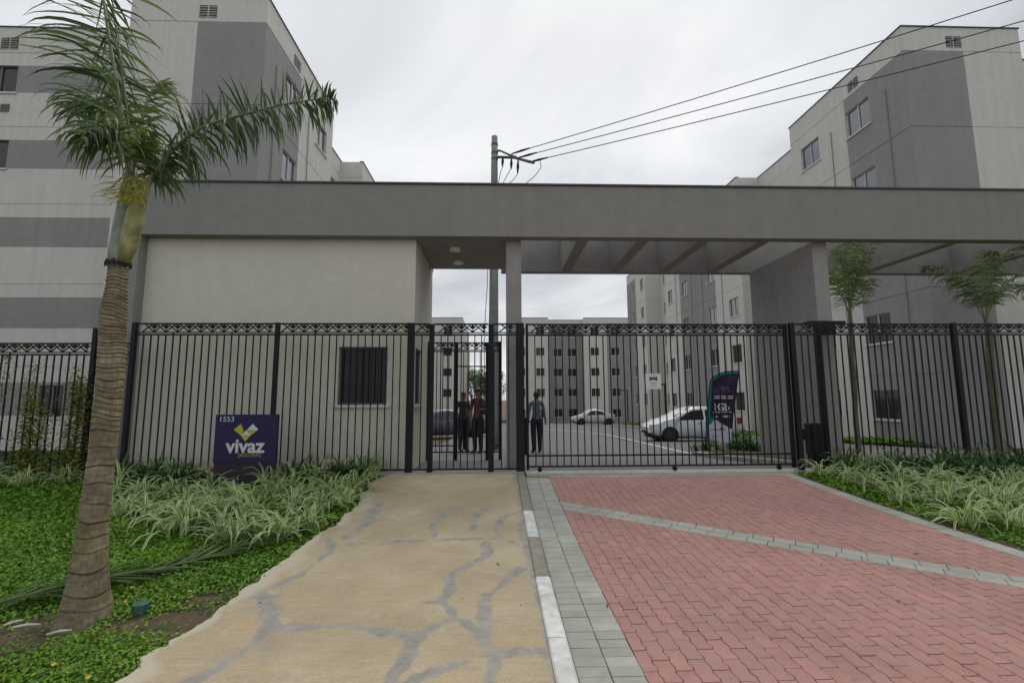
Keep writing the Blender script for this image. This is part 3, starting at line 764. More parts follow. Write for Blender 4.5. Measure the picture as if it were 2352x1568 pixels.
def post(t, x, Y, z0, z1, w=.07, name='post'):
    b = MB(); b.box(x-w/2, x+w/2, Y-w/2, Y+w/2, z0, z1); return b.build(name, METAL_BLK, t, bevel=.004)
g0 = gz(YF)
XP = {k: pxX(k, 900, YF) for k in (297, 630, 942, 990, 1128, 1190, 1199, 1209, 1811, 1824, 1880, 2206)}
# guardhouse fence
t = thing('metal_fence', 'tall black bar fence with diamond frieze in front of the beige guardhouse wall', 'fence', ((XP[297]+XP[942])/2, YF, g0), 'black entrance fences')
post(t, XP[297], YF, g0-.1, FT+.01); post(t, XP[630], YF, g0-.1, FT+.005); post(t, XP[942], YF, g0-.05, FT, .115)
fence_panel(t, XP[297]+.035, XP[630]-.035, YF, g0+.09, FT); fence_panel(t, XP[630]+.035, XP[942]-.058, YF, g0+.09, FT)
# lower fence at the far left
t = thing('metal_fence', 'lower black bar fence with climbing vines left of the leaning palm', 'fence', (-8.5, YF, g0), 'black entrance fences')
xlp = pxX(207, 900, YF)
fence_panel(t, -12.6, -10.1, YF, g0+.09, 2.6); fence_panel(t, -10.03, xlp-.035, YF, g0+.09, 2.6); fence_panel(t, xlp+.035, XP[297]-.05, YF, g0+.09, 2.6)
post(t, xlp, YF, g0-.1, 2.86); post(t, -10.065, YF, g0-.1, 2.62)
b = MB(); b.box(xlp+.036, xlp+.42, YF-.03, YF+.03, 2.78, 2.85); b.build('cable_arm', METAL_BLK, t)
# pedestrian gate
t = thing('pedestrian_gate', 'narrow black pedestrian gate between two square posts, in line with the fence', 'gate', ((XP[990]+XP[1128])/2, YF, g0))
post(t, XP[990], YF, g0-.02, FT-.02, .085); post(t, XP[1128], YF, g0-.02, FT-.02, .095)
fence_panel(t, XP[990]+.045, XP[1128]-.05, YF, g0+.09, FT-.005)
for x in (XP[990], XP[1128]):
    b = MB(); b.tube([(x-.03, YF-.06, g0+.05), (x-.03, YF-.06, g0+.10)], .02, 8); b.build('hinge', METAL_BLK, t)
b = MB(); b.box(XP[1128]-.16, XP[1128]-.045, YF-.03, YF+.03, g0+1.02, g0+1.2); lk = b.build('lock', METAL_BLK, t)
b = MB(); b.tube([(XP[1128]-.1, YF-.03, g0+1.12), (XP[1128]-.1, YF-.075, g0+1.12), (XP[1128]-.2, YF-.075, g0+1.12)], .009, 6); b.build('handle', ALU_DK, lk)
# fixed panels beside the pedestrian gate
t = thing('fence_panel', 'narrow fixed fence panel between pedestrian gate and vehicle gate', 'fence', (XP[1190]-.2, YF, g0))
fence_panel(t, XP[1128]+.05, XP[1190]-.035, YF, g0+.09, FT-.003)
post(t, XP[1190], YF, g0-.05, FT, .07); post(t, XP[1199]+.005, YF-.0, g0-.05, FT+.003, .07)
t = thing('fence_panel', 'narrow fixed fence panel between thick post and pedestrian gate', 'fence', (XP[990]-.2, YF, g0))
fence_panel(t, XP[942]+.06, XP[990]-.045, YF, g0+.09, FT-.003)
# inner gate of the lock passage
YI = 10.55
t = thing('inner_gate', 'second black pedestrian gate deeper in the passage under the portico', 'gate', (-.7, YI, .27))
xi0, xi1 = pxX(985, 900, YI), pxX(1148, 900, YI); zi = at(1060, 786, YI).z
post(t, xi0, YI, .2, zi+.02, .07); post(t, xi1, YI, .2, zi+.02, .06); xm = pxX(1048, 900, YI); post(t, xm, YI, .2, zi, .07); xm2 = pxX(1120, 900, YI); post(t, xm2, YI, .2, zi, .09)
fence_panel(t, xi0+.035, xm-.035, YI, .42, zi, low_rail=.56); fence_panel(t, xm+.035, xm2-.045, YI, .42, zi, low_rail=zi-.55); fence_panel(t, xm2+.045, xi1-.03, YI, .42, zi, low_rail=.56)
# sliding vehicle gate
YG = 8.31
t = thing('sliding_gate', 'wide black sliding bar gate across the red paver driveway', 'gate', (3., YG, g0))
ga, gb = XP[1209]+.02, pxX(1812, 900, YG)
post(t, ga, YG, g0+.06, FT+.0, .045, 'stile'); post(t, gb, YG, g0+.06, FT, .06, 'stile')
fence_panel(t, ga+.02, gb-.03, YG, g0+.115, FT, low_rail=g0+.30)
for px in (1240, 1550, 1790):
    x = pxX(px, 1080, YG); b = MB(); b.tube([(x, YG-.02, g0+.065), (x, YG+.02, g0+.065)], .04, 14); b.build('roller', METAL_BLK, t)
# right fence with guide frame
t = thing('metal_fence', 'tall black bar fence along the planted strip right of the sliding gate', 'fence', (8, YF, g0), 'black entrance fences')
post(t, XP[1824]+.03, YF, g0-.1, FT+.01, .085); post(t, XP[2206], YF, g0-.1, FT+.01, .08); post(t, 11.6, YF, g0-.1, FT+.01, .08)
fence_panel(t, XP[1824]+.08, XP[2206]-.04, YF, g0+.09, FT); fence_panel(t, XP[2206]+.04, 11.56, YF, g0+.09, FT); fence_panel(t, 11.64, 14.5, YF, g0+.09, FT)
YM = 8.6
t = thing('gate_guide_frame', 'black steel guide post with flat cap behind the fence by the taupe wall', 'gate hardware', (pxX(1885, 900, YM), YM, g0))
post(t, pxX(1880, 900, YM), YM-.1, g0-.1, FT+.02, .075)
b = MB(); b.box(pxX(1845, 745, YM), pxX(1925, 745, YM), YM-.2, YM+.05, FT+.03, FT+.075); b.build('cap_plate', METAL_BLK, t)
b = MB(); b.box(pxX(1865, 745, YM), pxX(1905, 745, YM), YM-.16, YM-.02, FT-.18, FT+.028); b.build('roller_bracket', METAL_BLK, t)
t = thing('gate_motor', 'dark boxed gate motor standing low behind the fence at the gate end', 'gate motor', (pxX(1870, 1030, 8.55), 8.6, g0))
b = MB(); b.box(pxX(1862, 1000, 8.5), pxX(1890, 1000, 8.5), 8.45, 8.68, g0+.25, g0+.82); b.build('housing', METAL_BLK, t, bevel=.02)
b = MB(); b.box(pxX(1843, 1000, 8.5), pxX(1858, 1000, 8.5), 8.47, 8.56, g0+.52, g0+.72); b.build('control_box', METAL_BLK, t, bevel=.01)
b = MB(); b.box(pxX(1862, 1000, 8.5)+.02, pxX(1890, 1000, 8.5)-.02, 8.48, 8.66, g0-.1, g0+.25); b.build('pedestal', METAL_BLK, t)

# ================================================================== UTILITY POLE AND WIRES
YP = 14.6
pb = at(1133, 900, YP); ptop = at(1136, 314, YP)
t = thing('utility_pole', 'round concrete utility pole rising behind the portico with crossarm', 'utility pole', (pb.x, YP, gz(YP)))
b = MB(); zz = np.linspace(gz(YP)-.1, ptop.z, 9); b.tube([(pb.x+(ptop.x-pb.x)*max(0, (z-1.6)/(ptop.z-1.6)), YP, z) for z in zz], [.185-.085*(i/8) for i in range(9)], 16); b.build('shaft', CONC_POLE, t, smooth=True)
b = MB(); b.tube([(ptop.x, YP, ptop.z-.02), (ptop.x, YP, ptop.z+.03)], [.085, .05], 14); b.build('cap', CONC_POLE, t)
ca0 = at(1142, 349, YP); ca1 = at(1162, 352, YP-.2); ca2 = at(1226, 374, YP-1.5)
ca0b = at(1142, 361, YP)
ARM = mat('arm_steel', (.09, .10, .095), .6, .1, 10)
b = MB(); b.tube([ca0b, at(1180, 362, YP-.55), ca2], .045, 6); b.build('crossarm', ARM, t)
b = MB(); b.tube([at(1142, 347, YP), at(1148, 346, YP-.1), at(1168, 355, YP-.4), at(1186, 361, YP-.6)], .035, 6); b.build('brace', ARM, t)
for zc in (333, 352, 366):
    c = at(1136, zc, YP); b = MB(); b.tube([(c.x, YP, c.z-.03), (c.x, YP, c.z+.03)], .118, 14); b.build('band', ARM, t)
for px, ztop_, zbot in ((1155, 360, 382), (1175, 364, 388), (1190, 368, 398)):
    a = at(px, ztop_, YP-.8); c = at(px-1, zbot, YP-.8); b = MB(); b.tube([a, (a+c)/2, c], [.02, .045, .02], 8); b.build('fuse_cutout', METAL_BLK, t)
WIRE = mat('wire_black', (.012, .013, .015), .6)
def sag(a, c, n=24, s_=.25):
    return [a.lerp(c, i/n)-V(0, 0, s_*4*(i/n)*(1-i/n)) for i in range(n+1)]
for k, (p0, p1, zend) in enumerate([((1199, 346), (2290, 0), 10.6), ((1214, 356), (2352, 37), 10.3), ((1238, 367), (2352, 83), 10.0)]):
    a = at(*p0, YP-1.0-.25*k); c = atZ(*p1, zend); c2 = a+(c-a)*1.9
    b = MB(); b.tube(sag(a, c2, 40, .12), .013, 5); w = b.build('overhead_wire', WIRE)
    tag(w, ['highest of three overhead wires running from the pole crossarm', 'middle of three overhead wires running from the pole crossarm', 'lowest of three overhead wires running from the pole crossarm'][k], 'wire', 'overhead wires')
    q = a.lerp(c2, .012); ins = MB(); ins.tube([a+(a-c2).normalized()*.35, a, a.lerp(c2, .012)], [.02, .035, .02], 8); ins.build('insulator', METAL_BLK, w)
def drop(px, Yd, name, label):
    b = MB(); b.tube([at(x, y, Yd) for x, y in px], .011, 5); tag(b.build(name, WIRE), label, 'cable', 'drop cables at the pole')
drop([(1155, 382), (1150, 395), (1145, 420), (1146, 470)], YP-.3, 'drop_cable', 'looping drop cable close to the pole shaft below the brace')
drop([(1173, 388), (1160, 412), (1150, 430), (1148, 480)], YP-.5, 'drop_cable', 'drop cable slanting from the middle fuse toward the pole')
drop([(1190, 398), (1180, 412), (1165, 425), (1150, 470)], YP-.8, 'drop_cable', 'drop cable curving from the outermost fuse toward the pole')
drop([(1240, 368), (1243, 385), (1228, 405), (1210, 420), (1190, 450)], YP-1.4, 'drop_cable', 'wide cable loop hanging from the crossarm tip')
drop([(1122, 560), (1119, 660), (1115, 720), (1112, 800), (1114, 900)], YP-.2, 'drop_cable', 'black cable running down the pole behind the passage')

# ================================================================== PLANTS
class LB(MB):
    """leaf builder: ribbons with per-leaf value and across coordinate"""
    def __init__(s): super().__init__(); s.attr = {'leaf': [], 'across': []}
    def ribbon(s, pts, wid, val, side=None, fold=.25):
        n = len(s.v); k = len(pts)
        for i, p in enumerate(pts):
            t = (pts[min(i+1, k-1)]-pts[max(i-1, 0)])
            t = t.normalized() if t.length > 1e-6 else V(0, 0, 1)
            sd_ = side if side is not None else t.cross(V(0, 0, 1))
            if sd_.length < 1e-4: sd_ = V(1, 0, 0)
            sd_ = (sd_-t*sd_.dot(t)).normalized(); up_ = sd_.cross(t)
            w = wid[i] if isinstance(wid, (list, tuple)) else wid
            s.v += [tuple(p-sd_*w+up_*w*fold), tuple(p-up_*w*fold*.3), tuple(p+sd_*w+up_*w*fold)]
            s.attr['leaf'] += [val]*3; s.attr['across'] += [1, 0, 1]
        for i in range(k-1):
            a = n+i*3
            s.f += [(a, a+1, a+4, a+3), (a+1, a+2, a+5, a+4)]; s.m += [0, 0]
    def tube(s, pts, rad, seg=8, mi=0, cap=True, val=.3):
        n = len(s.v); super().tube(pts, rad, seg, mi, cap); k = len(s.v)-n
        s.attr['leaf'] += [val]*k; s.attr['across'] += [0]*k
def blade_pts(base, az, length, lean, droop, n=6):
    p = base.copy(); el = lean; st_ = length/(n-1); o_ = [p.copy()]
    for i in range(n-1):
        d = V(math.cos(az)*math.cos(el), math.sin(az)*math.cos(el), math.sin(el)); p = p+d*st_; o_.append(p.copy()); el -= droop/(n-1)*(.5+i*.45)
    return o_
M_VAR = leafmat('variegated_blade', (.10, .25, .04), (.18, .36, .07), .42, .35, stripe=(.74, .74, .47))
M_DARKB = leafmat('dark_blade', (.015, .055, .010), (.06, .15, .028), .35, .2)
M_GC = leafmat('ground_leaf', (.045, .14, .008), (.19, .37, .022), .5, .25, objvar=0)
M_PALM = leafmat('palm_leaf', (.03, .07, .028), (.18, .25, .075), .38, .38, objvar=.1)
M_PALMY = leafmat('young_palm_leaf', (.12, .19, .03), (.22, .27, .05), .4, .35, objvar=.05)
M_RACH = leafmat('palm_rachis', (.13, .15, .075), (.20, .21, .11), .6, 0)
M_VINE = leafmat('vine_leaf', (.10, .16, .02), (.34, .31, .04), .45, .25)
M_STEM = mat('vine_stem', (.07, .055, .03), .9, .15, 20)

def clump_mesh(name, nb, ln, wid, m, lean=(.5, 1.45), droop=(1.0, 2.4), seed=0, spread=.05):
    r = random.Random(seed); b = LB()
    for i in range(nb):
        az = r.uniform(0, 6.283); el = r.uniform(*lean); l = r.uniform(*ln)
        p = V(r.gauss(0, spread), r.gauss(0, spread), -.01)
        pts = blade_pts(p, az, l, el, r.uniform(*droop)); w = wid*r.uniform(.75, 1.2)
        b.ribbon(pts, [w*.55, w, w, w*.85, w*.55, w*.06], r.random(), side=V(-math.sin(az), math.cos(az), 0))
    return b.mesh(name, m)
VAR = [clump_mesh('foliage', 36, (.38, .72), .0165, M_VAR, lean=(.6, 1.45), droop=(1.3, 2.8), seed=s_) for s_ in range(7)]
DRK = [clump_mesh('foliage', 42, (.30, .56), .011, M_DARKB, lean=(.85, 1.5), droop=(.5, 1.5), seed=20+s_) for s_ in range(4)]
def plant(name, me, label, group, x, y, sc, rz):
    o = link(name, me); o.location = (x, y, gz(y)-.012); o.rotation_euler = (random.gauss(0, .06), random.gauss(0, .06), rz); o.scale = (sc, sc, sc*random.uniform(.9, 1.1))
    return tag(o, label, 'plant', group)
LV = 'cream and green striped grass clump in the bed left of the concrete path'
RV = 'cream and green striped grass clump in the bed right of the red driveway'
left_clumps = [(55,1115),(160,1110),(265,1130),(320,1140),(345,1195),(390,1145),(430,1185),(395,1225),(470,1150),(510,1190),(520,1240),(545,1150),(585,1195),(630,1150),(640,1240),(665,1185),(700,1150),(705,1215),(740,1175),(770,1140),(790,1165),(820,1130),(845,1105),(860,1085),(600,1120),(560,1105),(480,1115),(420,1110),(370,1105),(720,1110),(680,1110),(640,1105),(770,1100),(810,1095),(310,1100),(450,1215),(575,1235),(-40,1120),(-110,1150),(300,1180)]
for px, py in left_clumps:
    p = ground(px, py); plant('striped_grass', random.choice(VAR), LV, 'striped grass left bed', p.x+random.gauss(0, .04), p.y+random.gauss(0, .04), random.uniform(.8, 1.08), random.uniform(0, 6.28))
right_clumps = [(1888,1092),(1960,1105),(2000,1125),(2030,1100),(2085,1155),(2060,1120),(2110,1130),(2180,1160),(2150,1115),(2200,1130),(2225,1205),(2250,1150),(2290,1170),(2330,1210),(2310,1130),(2345,1165),(2380,1190),(1985,1085),(2040,1080),(2100,1090),(2170,1095),(2240,1105),(2300,1105),(2350,1115),(2420,1150),(2440,1230),(2400,1120),(1930,1085),(2500,1180)]
for px, py in right_clumps:
    p = ground(px, py); plant('striped_grass', random.choice(VAR), RV, 'striped grass right bed', p.x+random.gauss(0, .04), p.y+random.gauss(0, .04), random.uniform(.8, 1.05), random.uniform(0, 6.28))
for x in np.arange(-6.3, -1.95, .2):
    if abs(x+4.25) < .4: continue
    plant('dark_lily_turf', random.choice(DRK), 'dark green strap leaved clump at the foot of the guardhouse fence', 'dark clumps along left fence', x+random.gauss(0, .06), 7.85+random.gauss(0, .1), random.uniform(.9, 1.3), random.uniform(0, 6.28))
for x in np.arange(5.95, 11.9, .27):
    for row in range(2):
        plant('dark_lily_turf', random.choice(DRK), ['dark green strap leaved clump right against the bars of the right hand fence', 'dark green strap leaved clump between the striped grasses and the right fence row'][row], 'dark clumps along right fence', x+random.gauss(0, .08), 7.95-.33*row+random.gauss(0, .08)*1., random.uniform(.95, 1.35), random.uniform(0, 6.28))
# inside planting bed behind the taupe wall
for px, py, sc in ((1600,1036,.9),(1622,1040,1.1),(1650,1038,.9),(1680,1036,1.2),(1700,1038,1.4),(1722,1040,1.3),(1712,1030,1.5),(1735,1040,1.3),(1640,1030,.8)):
    p = ground(px, py); plant('leafy_shrub', random.choice(DRK), 'green strap leaved plant in the kerbed bed by the feather banner', 'plants in the kerbed bed', p.x, p.y, sc, random.uniform(0, 6.28))

# ground cover carpet
def ground_cover(name, n, xf, yr, smin, smax, keep):
    xs = []; ys = []
    while len(xs) < n:
        m = n*2; y = yr[0]+(yr[1]-yr[0])*RNG.random(m)**1.0; x0, x1 = xf(y); x = x0+(x1-x0)*RNG.random(m)
        k = RNG.random(m) < keep(x, y); xs = np.concatenate([xs, x[k]]); ys = np.concatenate([ys, y[k]])
    x = xs[:n]; y = ys[:n]; z = np.interp(y, PYS, PZS)-.012+.02*RNG.random(n)+.03*RNG.random(n)**2
    s_ = smin+(smax-smin)*RNG.random(n); s_ = s_*np.clip(y/4.2, .8, 2.0); az = RNG.random(n)*6.283; tl = RNG.normal(0, .45, n); t2 = RNG.normal(0, .45, n)
    ca, sa = np.cos(az), np.sin(az)
    quad = np.array([(-1, 0), (0, -.55), (1, 0), (0, .55)])
    vx = np.empty((n, 4, 3))
    for i, (a, bq) in enumerate(quad):
        vx[:, i, 0] = x+s_*(a*ca-bq*sa); vx[:, i, 1] = y+s_*(a*sa+bq*ca); vx[:, i, 2] = z+s_*(a*tl+bq*t2)
    me = bpy.data.meshes.new(name); me.vertices.add(n*4); me.vertices.foreach_set('co', vx.ravel())
    me.loops.add(n*4); me.loops.foreach_set('vertex_index', np.arange(n*4, dtype=np.int32)); me.polygons.add(n); me.polygons.foreach_set('loop_start', np.arange(n, dtype=np.int32)*4)
    patch = .5+.5*np.sin(x*2.3+1.3*np.sin(y*1.9))*np.sin(y*2.9+x)
    vals = np.clip(RNG.random(n)*.75+.3*patch, 0, 1)
    a = me.attributes.new('leaf', 'FLOAT', 'POINT'); a.data.foreach_set('value', np.repeat(vals, 4).astype(np.float32))
    me.update(); me.validate(); me.materials.append(M_GC); o = link(name, me)
    return tag(o, None, None, None, 'stuff')
soil_spots = [(ground(400, 1425), .33), (ground(300, 1430), .2), (ground(50, 1455), .4), (ground(470, 1375), .2), (ground(120, 1450), .3)]
def keep_left(x, y):
    k = np.ones_like(x)
    for p, r_ in soil_spots: k = np.minimum(k, np.clip((np.hypot((x-p.x), (y-p.y)*1.3)/r_)-.45, 0.06, 1))
    e_ = x-(np.interp(y, lY, lX)+edge_noise(y)); return k*np.where(e_ > .02+.08*np.abs(np.sin(y*5.3)*np.sin(y*2.1+1)), 0, np.clip(.4+(-e_-.02)*3+.35*np.sin(y*6+1)*np.sin(y*2.3), .12, 1))
gl = ground_cover('ground_cover', 80000, lambda y: (-1.25*y-1.6, np.interp(y, lY, lX)+.1), (2.3, 5.2), .012, .021, keep_left); tag(gl, 'low leafy green ground cover around the palm and along the path', 'ground cover')
gl = ground_cover('ground_cover', 62000, lambda y: (-1.25*y-1.6, np.interp(y, lY, lX)+.05), (5.2, 8.2), .012, .022, keep_left); tag(gl, 'low leafy green ground cover under the striped grasses by the guardhouse', 'ground cover')
rb_edge = lambda y: rb0.x+(y-rb0.y)*(rdir.x/rdir.y)+.24
gl = ground_cover('ground_cover', 80000, lambda y: (rb_edge(y)+.03, np.full_like(y, 12.5)), (3.0, 8.2), .012, .022, lambda x, y: np.clip((x-rb_edge(y))*6, .15, 1)); tag(gl, 'low leafy green ground cover in the bed right of the driveway', 'ground cover')
gl = ground_cover('ground_cover', 9000, lambda y: (np.full_like(y, 12.55), np.full_like(y, 13.85)), (15, 49), .05, .09, lambda x, y: np.ones_like(x)); gl.location.z = .08; tag(gl, 'strip of lawn along the foot of the inner apartment block', 'lawn')
gl = ground_cover('ground_cover', 26000, lambda y: (np.full_like(y, -19.), np.full_like(y, -7.05)), (8.4, 15.2), .03, .055, lambda x, y: np.ones_like(x)); gl.data.materials[0] = M_DARKB; tag(gl, 'green ground cover behind the low fence at the foot of the striped building wing', 'ground cover')
# small yellow flowers dotted in the ground cover
FLW = mat('yellow_petal', (.65, .42, .02), .6)
fm = MB()
for i in range(5):
    a = i*1.2566; fm.poly([(0, 0, 0), (.011*math.cos(a-.5), .011*math.sin(a-.5), .004), (.014*math.cos(a), .014*math.sin(a), .006), (.011*math.cos(a+.5), .011*math.sin(a+.5), .004)])
fmm = fm.mesh('flower', FLW)
for i in range(34):
    y = random.uniform(2.9, 6.3); x = random.uniform(-1.05*y-.2, path_left(y)-.15); o = link('flower', fmm); o.location = (x, y, gz(y)+.035); o.rotation_euler = (random.gauss(0, .4), random.gauss(0, .4), 0); tag(o, 'tiny yellow flower in the ground cover by the palm', 'flower', 'yellow flowers')

# ---------------------------------------------------------------- palms
def palm_frond(parent, pts, leaf_len, pairs, lw=.013, m=None, droop=.9, start=.16, rad=.016, fwd=.45, seed=0, phi=(-35, 45), name='frond', taper=.55, lval=(0, 1), bias=(0, 0, 0), ranks=None):
    """rachis along pts; leaflets leave it all round (plumose). phi: degrees above the horizontal side vector. ranks: list of (phi lo, phi hi, length factor, droop factor, share)"""
    r = random.Random(seed); m = m or M_PALM
    P = [Vector(p) for p in pts]; bias = Vector(bias)
    def cat(t):
        k = len(P)-1; i = min(int(t*k), k-1); f = t*k-i
        p0, p1, p2, p3 = P[max(i-1, 0)], P[i], P[i+1], P[min(i+2, k)]
        return .5*((2*p1)+(p2-p0)*f+(2*p0-5*p1+4*p2-p3)*f*f+(3*p1-p0-3*p2+p3)*f**3)
    N_ = 22; C_ = [cat(i/N_) for i in range(N_+1)]
    rb = LB(); rb.tube(C_, [rad*(1-.85*i/N_) for i in range(N_+1)], 6, val=.4)
    fr = rb.build(name, M_RACH, parent, smooth=True)
    lb = LB(); ranks = ranks or [(phi[0], phi[1], 1, 1, 1)]
    for i in range(pairs):
        t = start+(.955-start)*(i+r.random())/pairs; p = cat(min(t, .999)); tg = (cat(min(t+.02, 1))-cat(max(t-.02, 0))).normalized()
        sd_ = tg.cross(V(0, 0, 1)); sd_ = sd_.normalized() if sd_.length > .15 else V(1, 0, 0)
        up_ = sd_.cross(tg)
        env = math.sin(math.pi*min(.985, .2+.80*(t-start)/(.955-start)))**taper
        for s_ in (1, -1):
            rk = r.choices(ranks, [q[4] for q in ranks])[0]; ph = R(r.uniform(rk[0], rk[1])); dr = droop*rk[3]*r.uniform(.5, 1.5)
            l = leaf_len*env*rk[2]*r.uniform(.7, 1.15)
            d = (sd_*s_*math.cos(ph)+up_*math.sin(ph)+tg*(fwd+r.gauss(0, .2))+bias).normalized()
            q = p.copy(); o_ = [q.copy()]; k = 6
            for j in range(k):
                q = q+d*(l/k); o_.append(q.copy()); d = (d+V(0, 0, -1)*dr*.40*(j+.5)/k+V(r.gauss(0, .05), r.gauss(0, .05), r.gauss(0, .03))).normalized()
            w = lw*r.uniform(.7, 1.2)
            lb.ribbon(o_, [w*.5, w, w, w*.9, w*.7, w*.4, w*.06], r.uniform(*lval), side=d.cross(V(0, 0, 1))*.6+tg*.5+V(r.gauss(0, .4), r.gauss(0, .4), 0))
    lv = lb.build('leaflets', m, None); lv.parent = fr
    return fr
# leaning palm at the front left
YPm = 3.75
def pm_at(x, y, dY=0): return at(x, y, YPm+dY)
pbase = ground(190, 1420); pbase = V(pbase.x, YPm, gz(YPm))
palm = thing('palm_tree', 'tall leaning palm with ringed grey trunk on the lawn beside the path', 'palm tree', tuple(pbase))
TR = bpy.data.materials.new('palm_bark'); TR.use_nodes = True; t_ = TR.node_tree; b_ = t_.nodes['Principled BSDF']; L = t_.links.new; nn = t_.nodes.new
geo = nn('ShaderNodeNewGeometry'); b_.inputs['Roughness'].default_value = .92
def noise(scale, det=6, mp=None, rough=.55):
    n = nn('ShaderNodeTexNoise'); n.inputs['Scale'].default_value = scale; n.inputs['Detail'].default_value = det; n.inputs['Roughness'].default_value = rough
    if mp:
        q = nn('ShaderNodeMapping'); q.inputs['Scale'].default_value = mp; L(geo.outputs['Position'], q.inputs[0]); L(q.outputs[0], n.inputs['Vector'])
    else: L(geo.outputs['Position'], n.inputs['Vector'])
    return n.outputs[0]
c0 = ramp(noise(5, 6), (.3, (.16, .128, .08)), (.7, (.31, .265, .18)))
c0 = mixc(1., c0, ramp(noise(9, 6, (5, 5, .8)), (.3, (.86, .86, .86)), (.7, (1.1, 1.1, 1.1))), 'MULTIPLY')
c0 = mixc(1., c0, ramp(noise(9, 7, (1, 1, 3.5)), (.32, (.62, .6, .56)), (.62, (1.15, 1.13, 1.08))), 'MULTIPLY')
c0 = mixc(1., c0, ramp(noise(60, 5, (1, 1, .35)), (.3, (.75, .75, .75)), (.7, (1.15, 1.15, 1.15))), 'MULTIPLY')
c0 = mixc(ramp(noise(4.5, 6), (.55, (0, 0, 0)), (.72, (.8, .8, .8))), c0, (.12, .125, .035))
c0 = mixc(ramp(noise(14, 7), (.62, (0, 0, 0)), (.75, (.7, .7, .7))), c0, (.36, .35, .31))
ra = nn('ShaderNodeAttribute'); ra.attribute_name = 'leaf'
c0 = mixc(ra.outputs['Fac'], c0, (.035, .026, .02))
L(c0, b_.inputs['Base Color']); bu = nn('ShaderNodeBump'); bu.inputs['Strength'].default_value = .8; bu.inputs['Distance'].default_value = .012; L(noise(30, 7, (1, 1, .5)), bu.inputs['Height']); L(bu.outputs[0], b_.inputs['Normal'])
trunk_px = [(190,1442,80),(192,1424,73),(199,1387,60),(201,1351,52),(205,1296,44),(213,1223,38.5),(221,1150,37),(230,1077,35),(237,1028,35),(249,918,34.5),(258,808,35.8),(262,713,34.5),(268,661,28),(273,608,26.5)]
tp = [pm_at(x, y) for x, y, w in trunk_px]; tw = [w/FPX*YPm*.70 for *_, w in trunk_px]
zt_ = np.array([p.z for p in tp]); xt_ = np.array([p.x for p in tp]); tw = np.array(tw)
lb = LB(); lb.attr = {'leaf': []}
zs = np.linspace(zt_[0], zt_[-1], 620); seg = 44
rings = []
z = .14
while z < zt_[-1]-.02:
    rings.append(z); z += random.uniform(.085, .15) if z < 1.3 else (random.uniform(.03, .06) if z < 1.95 else random.uniform(.02, .035))
rings = np.array(rings)
for i, z in enumerate(zs):
    x = np.interp(z, zt_, xt_); w = np.interp(z, zt_, tw)
    for j in range(seg):
        a = 6.2832*j/seg; zj = z+(.014+.012*math.sin(z*9))*math.sin(a+1+1.7*math.sin(z*4))+.006*math.sin(a*3+2+z*5)
        dd = np.min(np.abs(rings-zj)); k_ = int(np.argmin(np.abs(rings-zj)))
        depth_ = (.3+.7*((k_*37 % 11)/10.)); wd = .0045 if zj > 1.3 else .006
        ring = math.exp(-(dd/wd)**2)*depth_
        above = zj-rings[rings <= zj].max() if (rings <= zj).any() else .1
        rr = w*(1+.012*math.sin(a*2+z*3)+.010*math.sin(a*5+z*9))-.009*ring+.007*math.exp(-above/.015)
        if z < .25: rr *= 1+.10*max(0, .25-z)*math.sin(a*4+1)
        lb.v.append((x+rr*math.cos(a), YPm+rr*math.sin(a), z)); lb.attr['leaf'].append(min(1, ring*1.0))
for i in range(len(zs)-1):
    for j in range(seg):
        a = i*seg+j; c = i*seg+(j+1) % seg; lb.f.append((a, c, c+seg, a+seg)); lb.m.append(0)
lb.build('trunk', TR, palm, smooth=True)
# crownshaft with a peeling yellow-green sheath
SH = mat('crownshaft', (.17, .21, .16), .6, .15, 7, .3, 40, streak=.25, hue=(.30, .33, .28))
SHY = mat('old_sheath', (.21, .205, .085), .75, .3, 9, .5, 30, streak=.3, hue=(.30, .29, .22))
b = MB(); pts = [pm_at(272, 612), pm_at(277, 575), pm_at(284, 520), pm_at(292, 465), pm_at(299, 420), pm_at(303, 385)]
b.tube(pts, [.074, .078, .070, .062, .05, .035], 20); b.build('crownshaft', SH, palm, smooth=True)
b = MB(); r_ = random.Random(8); c = pm_at(272, 608)
for k in range(60):
    a = k/60*6.283; q = c+V(math.cos(a)*.082, math.sin(a)*.082, 0); b.tube([q+V(0, 0, -r_.uniform(.005, .03)), q*1+V(0, 0, .0), q+V(-math.cos(a)*.006, -math.sin(a)*.006, r_.uniform(.01, .04))], [.004, .007, .003], 5)
b.build('leaf_scar_collar', mat('dark_fibre', (.03, .023, .016), .95, .2, 30), palm)
b = MB(); pts = [pm_at(283, 602, -.03), pm_at(297, 560, -.04), pm_at(308, 510, -.05), pm_at(320, 460, -.05), pm_at(334, 425, -.04), pm_at(350, 405, -.02)]
b.tube(pts, [.04, .062, .064, .056, .036, .018], 16); b.build('old_sheath', SHY, palm, smooth=True)
crown = pm_at(305, 400)
# upright frond, its leaflets swept to the left by the wind
palm_frond(palm, [pm_at(303, 420), pm_at(286, 310, -.05), pm_at(266, 190, -.1), pm_at(248, 70, -.1), pm_at(226, -60, 0), pm_at(190, -170, .2)], .62, 58, .0135, droop=1.2, seed=1, rad=.024, fwd=.05, start=.26, bias=(-.75, 0, -.05), phi=(-50, 50), taper=.4)
palm_frond(palm, [pm_at(306, 415, .04), pm_at(298, 310, .08), pm_at(280, 170, .1), pm_at(262, 40, .12), pm_at(250, -80, .2)], .42, 34, .011, droop=1.3, seed=11, rad=.016, fwd=.3, start=.3, bias=(.15, 0, -.1))
